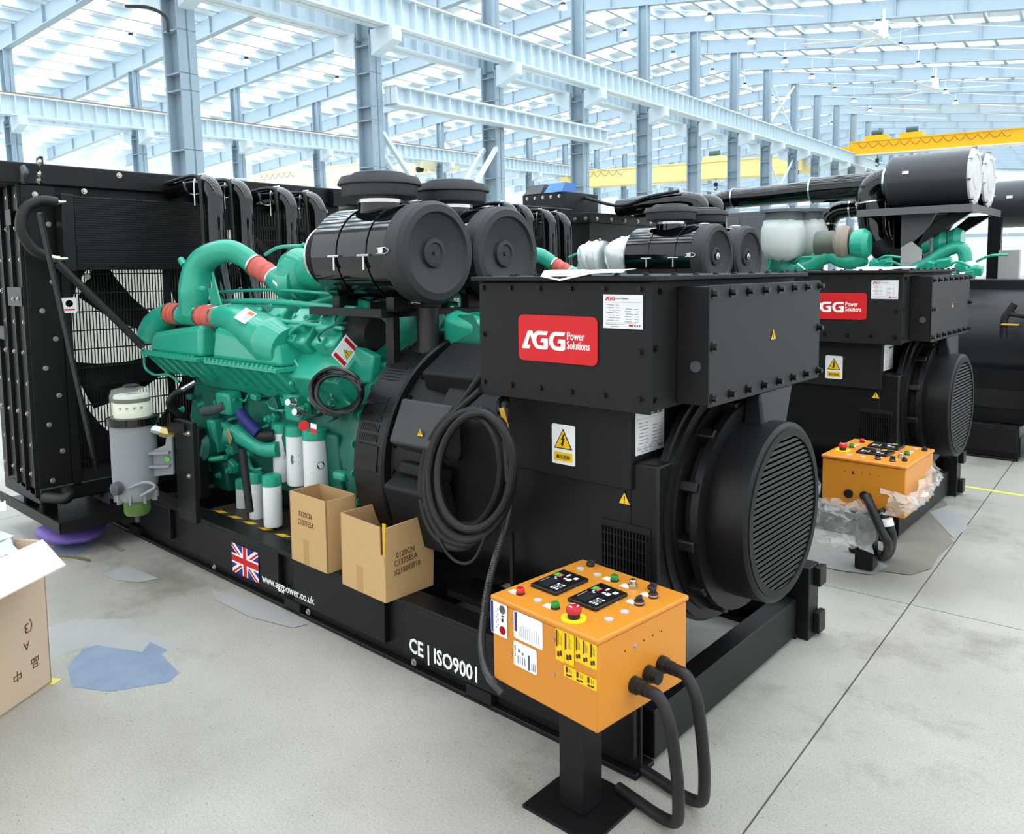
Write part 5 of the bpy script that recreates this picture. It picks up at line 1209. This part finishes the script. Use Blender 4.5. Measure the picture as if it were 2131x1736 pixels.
film('plastic_film', 'clear plastic bunched around the right side of the second orange control box', None,
     [[at(1938, 955, y=y1+.05), at(1958, 975, y=y1), at(1955, 1000, y=y1-.05), at(1930, 1020, y=y1-.2)], [at(1925, 985, y=y1-.1), at(1950, 1000, y=y1-.1), at(1940, 1020, y=y1-.2), at(1910, 1040, y=y0)],
      [at(1900, 1030, y=y0-.02), at(1910, 1045, y=y0-.06), at(1900, 1060, y=y0-.06), at(1880, 1072, y=y0-.05)], [at(1835, 1020, y=y0-.03), at(1850, 1040, y=y0-.08), at(1845, 1060, y=y0-.08), at(1830, 1072, y=y0-.05)]], .02, 9)
FOIL = mat('silver_film', (222, 226, 228), .2, metal=.25, alpha=.88, bump=.8, bscale=18)
def wrap_tube(pts, r, name, lab, seed, m=FOIL):
    b = MB().tube(pts, r, 18, 7); rb = random.Random(seed); b.v = [p+V((rb.uniform(-1, 1), rb.uniform(-1, 1), rb.uniform(-1, 1)))*.011 for p in b.v]
    base = min(b.v, key=lambda p: p.z); return tag(b.build(name, m, None, base=V(base), smooth=80), lab, 'wrapping')
yy = 2.66+D2.y
wrap_tube([at(1222, 545, y=yy-.1), at(1240, 540, y=yy-.1), at(1262, 540, y=yy-.1)], [.15, .165, .15], 'foil_wrap', 'silver wrapping on the left intake pipe above the nearest terminal box', 2)
wrap_tube([at(1282, 545, y=yy-.1), at(1296, 538, y=yy-.1), at(1318, 538, y=yy-.05)], [.15, .175, .19], 'foil_wrap', 'silver wrapping next to the second air cleaner, above nearest terminal box', 8)

# ------------------------------------------------------------ third set at the right edge
YC = 8.95; D3 = V((.15, 6.0, 0))
MGREY = mat('canister_black', (54, 56, 61), .35)
dup(BASE1, D3, 'black steel base frame under the third generator, near the right edge', skip=('lettering', 'flag'))
def canister_set():
    xr = at(2030, 367, y=YC).x; z = at(2030, 367, y=YC).z
    for i, (dx, dy, lab) in enumerate(((0, 0, 'big dark intake canister with white end cover, nearer one on the high shelf'), (.02, .53, 'big dark intake canister with white end cover, farther one on the high shelf'), (.62, 1.7, 'dark intake canister cut off by the right edge of the view'))):
        c = V((xr+dx, YC+dy, z-(.18 if i == 2 else 0))); t = thing('intake_canister', lab, 'air filter', c-UZ*.27, 'intake canisters of the third set'); r = .265; L = .78
        MB().lathe([(.17, -L-.02), (.235, -L), (r, -L+.05), (r, -.02)], c, UX, 44).build('canister', MGREY, t)
        MB().lathe([(r-.01, -.025), (r+.012, -.02), (r+.012, .0), (r-.02, .012), (r-.05, .012), (r-.06, .004), (.13, .004), (.12, .012), (0, .012)], c, UX, 44).build('end_cover', mat('off_white_cover', (206, 206, 204), .5), t)
        for a in range(0, 360, 45):
            u = V((0, math.cos(math.radians(a+10)), math.sin(math.radians(a+10)))); MB().obox(c+u*(r+.008)-UX*.0, (.04, .03, .02), UX, u).build('latch', CHROME, t)
        plate(c+V((-.6, -r-.002, .05)), UX, UZ, .06, .03, WHT, t, 'sticker')
        if i < 2:
            e = c-UX*(L+.0)
            MB().tube([e+UX*.03, e-UX*.08, e-UX*.17-UZ*.06, e-UX*.2-UZ*.2, e-UX*.17-UZ*.5, e-UX*.12-UZ*.62], [.15, .15, .15, .145, .13, .12], 22, 6).build('elbow', MGREY if 0 else GLOSS, t)
            MB().ring(e-UX*.05, UX, .15, .16, .02, 28).build('clamp', CHROME, t); MB().ring(e-UX*.2-UZ*.2, (-.1, 0, 1), .146, .154, .015, 28).build('clamp', CHROME, t)
            MB().tube([e-UX*.13-UZ*.6, e-UX*.06-UZ*.70, e+UX*.02-UZ*.74], [.12, .115, .11], 18, 5).build('turbo_elbow', BLKM, t)
    a = at(1828, 440, y=YC-.3); zs = z-.29
    t = thing('filter_shelf', 'dark steel shelf on posts carrying the two big canisters', 'shelf', (xr-.7, YC, 0))
    MB().box(xr-1.0, xr+.05, YC-.36, YC+.95, zs-.015, zs).build('shelf_plate', BLK, t)
    for q in ((xr-1.0, xr+.05, YC-.37, YC-.36), (xr+.05, xr+.06, YC-.37, YC+.95)): MB().box(*q, zs-.07, zs+.002).build('shelf_edge', mat('shelf_grey', (92, 94, 97), .5), t)
    for dx in (-.72, -.2):
        for dy in (-.1, .75):
            if dx == -.2: continue
            MB().box(xr+dx, xr+dx+.08, YC+dy, YC+dy+.08, .3, zs-.02).build('post', BLK, t)
            MB().prism([(0, 0), (.2, 0), (.2, .33), (.1, .42), (0, .36)], (xr+dx+.10, YC+dy-.05, zs-.75), UX, UZ, .01).build('side_plate', mat('plate_grey', (176, 174, 172), .5), t)
            MB().hexa([(xr-.62, YC+dy, zs-.42), (xr-.54, YC+dy, zs-.42), (xr-.54, YC+dy+.06, zs-.42), (xr-.62, YC+dy+.06, zs-.42)], [(xr-.2, YC+dy, zs-.06), (xr-.0, YC+dy, zs-.06), (xr-.0, YC+dy+.06, zs-.06), (xr-.2, YC+dy+.06, zs-.06)]).build('shelf_strut', BLK, t)
    for px, m in ((2055, BLK), (2080, mat('plate_grey', (176, 174, 172), .5))):
        q = at(px, 500, y=YC+1.3); MB().box(q.x, q.x+(.13 if m is BLK else .2), q.y-(.0 if m is BLK else .03), q.y+.08, .3 if m is BLK else zs-.95, zs-.02 if m is BLK else zs-.42).build('post' if m is BLK else 'side_plate', m, t)
    for k in (0, 1):
        MB().hexa([(xr-.72+.02, YC-.1+.85*k, zs-.4), (xr-.5, YC-.1+.85*k, zs-.4), (xr-.5, YC-.04+.85*k, zs-.4), (xr-.7, YC-.04+.85*k, zs-.4)], [(xr-.72, YC-.1+.85*k, zs-.02), (xr-.3, YC-.1+.85*k, zs-.02), (xr-.3, YC-.04+.85*k, zs-.02), (xr-.72, YC-.04+.85*k, zs-.02)]).build('gusset', mat('shelf_grey', (92, 94, 97), .5), t)
canister_set()
def ducts():
    Y = 9.35
    t = thing('air_duct', 'long glossy black duct running behind the second air cleaners', 'duct', at(1490, 440, y=Y))
    MB().tube([at(1478, 470, y=Y), at(1480, 445, y=Y), at(1492, 425, y=Y), at(1520, 414, y=Y), at(1560, 411, y=Y), at(1692, 397, y=Y)], .118, 24, 8).build('duct', GLOSS, t)
    MB().tube([at(1690, 397, y=Y), at(1760, 391, y=Y), at(1835, 385, y=Y)], .15, 24, 4).build('wide_duct', GLOSS, t)
    for x, y, r in ((1527, 413, .13), (1690, 397, .157)): MB().ring(at(x, y, y=Y), (1, 0, .03), r-.01, r, .02, 28).build('clamp', CHROME, t)
    t = thing('air_duct', 'shorter black duct bending down below the long one, left of the shelf', 'duct', at(1725, 490, y=9.6))
    MB().tube([at(1722, 500, y=9.6), at(1722, 470, y=9.6), at(1735, 446, y=9.6), at(1762, 436, y=9.6), at(1840, 430, y=9.6)], .1, 22, 8).build('duct', GLOSS, t)
    for x, y, d in ((1770, 436, (1, 0, .05)), (1722, 468, (0, 0, 1))): MB().ring(at(x, y, y=9.6), d, .1, .11, .02, 24).build('clamp', CHROME, t)
ducts()
def engine3():
    Y = 8.45; G = GREEN
    t = thing('diesel_engine', 'green diesel engine with bare turbochargers under the high shelf', 'engine', (-3.4, 8.95, .31), 'green diesel engines')
    MB().prism([(-.42, .5), (.42, .5), (.5, 1.2), (.3, 1.55), (-.3, 1.55), (-.5, 1.2)], (-5.0, 8.95, 0), UY, UZ, 2.6).build('crankcase', GREEND, t, bevel=.02)
    for s in (-1, 1):
        for i in range(8): MB().obox((-4.8+i*.3, 8.95+s*.36, 1.55), (.24, .24, .2), UX, (0, .8, -s*.6)).build('rocker_cover', G, t, bevel=.03)
    for X, nm in ((0, 'near'),):
        off = V((1.15, .35, 0))*X
        a = lambda px, py: at(px, py, y=Y)+off
        if not X:
            MB().lathe([(.13, -.10), (.16, -.02), (.16, .02), (.12, .07)], a(1795, 508), (1, .1, 0), 26).build('compressor', G, t)
            MB().lathe([(.10, -.1), (.17, -.05), (.18, 0), (.15, .06)], a(1757, 504), (1, .1, 0), 24).build('turbine_housing', mat('raw_casting', (150, 138, 126), .7, noise=.2), t)
            MB().lathe([(.13, 0), (.14, .05), (.13, .1), (.14, .15), (.13, .2), (.15, .25)], a(1700, 508), (1, .05, 0), 24).build('exhaust_bellows', mat('tarnished_steel', (98, 104, 94), .5, metal=.4), t)
            MB().cyl(a(1735, 506), a(1752, 505), .09, n=20).build('exhaust_flange', mat('raw_casting', (150, 138, 126), .7), t)
        MB().tube([a(1640, 570), a(1680, 552), a(1725, 532), a(1750, 540), a(1775, 543), a(1800, 535)], [.09, .085, .08, .085, .085, .08], 16, 7).build('intake_pipe', G, t)
    for px, py in ((1925, 505), (1960, 505), (1990, 500)): MB().lathe([(.1, -.06), (.13, 0), (.1, .06)], at(px, py, y=9.0), UX, 20).build('turbocharger', G, t)
    MB().tube([at(1900, 562, y=8.8), at(1930, 548, y=8.8), at(1965, 525, y=8.8), at(1992, 515, y=8.8), at(2006, 524, y=8.8), at(2010, 545, y=8.8)], .062, 16, 7).build('intake_pipe', G, t)
    rb = random.Random(4)
    for i in range(26):
        px = rb.choice([rb.uniform(1592, 1660), rb.uniform(1815, 1850), rb.uniform(1930, 2040)]); c = at(px, rb.uniform(540, 575), y=8.4)
        if rb.random() < .5: MB().obox(c, (.1*rb.random()+.05, .08, .08), (1, 0, rb.uniform(-.4, .4)), (0, 1, .3)).build('fitting', G, t, bevel=.01)
        else: MB().tube([c, c+V((.12, -.05, .05)), c+V((.25, 0, rb.uniform(-.06, .06)))], .012, 8, 5).build('fuel_pipe', G, t)
    MB().tube([at(1660, 548, y=8.3), at(1690, 575, y=8.3), at(1700, 590, y=8.3)], .007, 6, 4).build('lead', WHT, t)
    # wrapped exhaust outlets
    for i, (px, d, lab) in enumerate(((1631, 0, 'grey flanged exhaust outlet wrapped in pale film, nearer one'), (1712, .45, 'grey flanged exhaust outlet wrapped in pale film, farther one'))):
        c = at(px-40*i*.9, 437, y=Y+d); e = thing('exhaust_outlet', lab, 'exhaust', c-UZ*.6, 'wrapped exhaust outlets')
        MB().lathe([(.2, 0), (.25, 0), (.25, -.03), (.19, -.03), (.19, -.2)][::-1], c, UZ, 32).build('flange', mat('outlet_grey', (98, 102, 104), .5), e)
        b = MB().lathe([(.12, -.55), (.2, -.5), (.24, -.4), (.235, -.22), (.2, -.12)], c, UZ, 22); q = random.Random(i); b.v = [p+V((q.uniform(-1, 1), q.uniform(-1, 1), q.uniform(-1, 1)))*.012 for p in b.v]
        b.build('film_wrap', mat('pale_film', (196, 202, 198), .35, bump=.5, bscale=14), e, smooth=80)
        MB().tube([c-UZ*.5, c-UZ*.62, c-UZ*.7+UX*.15], .13, 16, 5).build('outlet_elbow', GREEND, e)
    return t
engine3()
def alternator3():
    t = thing('alternator', 'large plain black alternator at the right edge, behind the second orange control box', 'alternator', (-1.6, 8.98, .31))
    MB().lathe([(.5, -1.1), (.62, -1.08), (.64, -1.05), (.64, -.35), (.58, -.3), (.58, .9), (.5, .95)], (-1.5, 8.98, 1.02), UX, 56).build('housing', mat('smooth_black', (34, 36, 40), .38), t)
    MB().box(-2.4, -.6, 8.36, 8.5, .312, .8).build('mounting_rail', BLK, t); MB().box(-2.0, -.4, 8.35, 8.5, .45, .62).build('rail_panel', BLKM, t)
    MB().box(-1.2, -1.0, 8.2, 8.3, .312, 1.75).build('frame_post', BLK, t, bevel=.006)
    MB().box(-2.3, -.7, 8.7, 9.3, 1.5, 1.62).build('top_box', BLK, t, bevel=.01)
    p = at(2098, 668, y=8.2)
    h = MB().tube([at(2088, 702, y=8.25), at(2090, 665, y=8.25), at(2098, 652, y=8.25), at(2112, 632, y=8.25)], .03, 12, 4).build('lever', RUB, t); MB().tube([at(2092, 652, y=8.25), at(2115, 655, y=8.25), at(2135, 658, y=8.25)], .025, 10, 4).build('lever_arm', RUB, t)
    MB().obox(p+V((.02, -.02, -.03)), (.13, .01, .075), UX, UZ).build('yellow_tag', mat('tag_yellow', (214, 164, 46), .6), t)
    return t
alternator3()
def radiator3():
    x0, x1, y0, y1, z1 = -6.75, -5.65, 7.78, 10.5, 2.42
    t = thing('radiator', 'black radiator with blue-lidded header tank, behind the second air cleaners', 'radiator', ((x0+x1)/2, 9, .3), 'radiators at the far ends of the sets')
    b = MB().box(x0, x1, y0, y1, .3, z1).build('casing', BLK, t, bevel=.01)
    for x in (x0+.35, x0+.72): MB().box(x, x+.03, y0-.03, y0, .3, z1).build('casing_rib', BLK, b)
    MB().box(x0-.02, x1+.03, y0-.03, y1, z1-.1, z1+.02).build('top_rail', BLK, t, bevel=.005)
    bolts([(x0+.1+i*.16, y0-.03, z1-.05) for i in range(7)], (0, -1, 0), .018, BOLTB, t); bolts([(x1+.03, y0+.1+i*.3, z1-.05) for i in range(8)], (1, 0, 0), .018, BOLTB, t)
    bolts([(x1, y0+.2, z1-.3-i*.3) for i in range(3)], (1, 0, 0), .018, BOLTB, t)
    h = MB().box(x0+.02, x0+.72, y0+.02, y0+.7, z1+.02, z1+.3).build('header_tank', BLK, t, bevel=.008)
    for i, m in enumerate((GREY, mat('blue_lid', (66, 122, 196), .35))):
        a = x0+.06+i*.33; MB().hexa([(a, y0-.0, z1+.3), (a+.28, y0-.0, z1+.3), (a+.28, y0+.3, z1+.3), (a, y0+.3, z1+.3)], [(a+.04, y0+.08, z1+.42), (a+.28, y0+.08, z1+.42), (a+.28, y0+.3, z1+.42), (a+.04, y0+.3, z1+.42)]).build('tank_lid', m, h)
    bolts([(x0+.1+i*.13, y0+.02, z1+.25) for i in range(5)], (0, -1, 0), .016, BOLTB, t)
    plate((x0+.42, y0-.002, z1-.42), UX, UZ, .14, .17, WHT, t, 'sticker'); 
    k = MB().tube([V((x1, 8.4, z1+.1)), V((x1+.5, 8.4, z1+.13)), V((x1+1.0, 8.4, z1+.12)), V((x1+1.13, 8.4, z1-.02)), V((x1+1.15, 8.4, z1-.6))], .11, 18, 6).build('coolant_pipe', GLOSS, t)
    MB().tube([V((x1, 8.8, z1+.1)), V((x1+.5, 8.8, z1+.13)), V((x1+1.0, 8.8, z1+.12)), V((x1+1.13, 8.8, z1-.02)), V((x1+1.15, 8.8, z1-.6))], .11, 18, 6).build('coolant_pipe', GLOSS, t)
    MB().tube([V((x1-.4, 8.2, z1+.25)), V((x1+.1, 8.25, z1+.12)), V((x1+.5, 8.28, z1+.2)), V((x1+.9, 8.3, z1+.24))], .02, 8, 6).build('hose', RUB, t)
    MB().tube([V((x1+.06, y0+.35, z1-.4)), V((x1+.06, y0+.2, z1-.37)), V((x1+.06, y0+.16, z1-.5)), V((x1+.06, y0+.17, z1-.95))], .035, 10, 6).build('brass_pipe', mat('pipe_cream', (206, 196, 160), .5), t)
    for z in (1.5, 1.72, 1.94): MB().box(x0+.0, x0+.3, y0-.1, y0-.08, z, z+.025).build('ladder_rung', GREY, t)
    for x in (x0, x0+.3): MB().box(x, x+.03, y0-.1, y0-.07, 1.2, 2.12).build('ladder_rail', BLK, t)
    return t
radiator3()
# grey cabinet far behind and pale machines on the far floor
def cabinet(px, py, Y, w, h, lab, m, nm='equipment_cabinet'):
    p = at(px, py, y=Y); t = thing(nm, lab, 'cabinet', (p.x, p.y, 0))
    MB().box(p.x-w/2, p.x+w/2, p.y, p.y+.8, .0, p.z).build('body', m, t, bevel=.02)
    for i in range(3): MB().box(p.x-w/2+.06+i*w/3, p.x-w/2+w/3-.03+i*w/3, p.y-.02, p.y, p.z-h*.8, p.z-.1).build('door', m, t, bevel=.01)
    return t
cabinet(1568, 440, 15, 1.6, 1.0, 'grey equipment cabinet behind the long black duct', GREY)
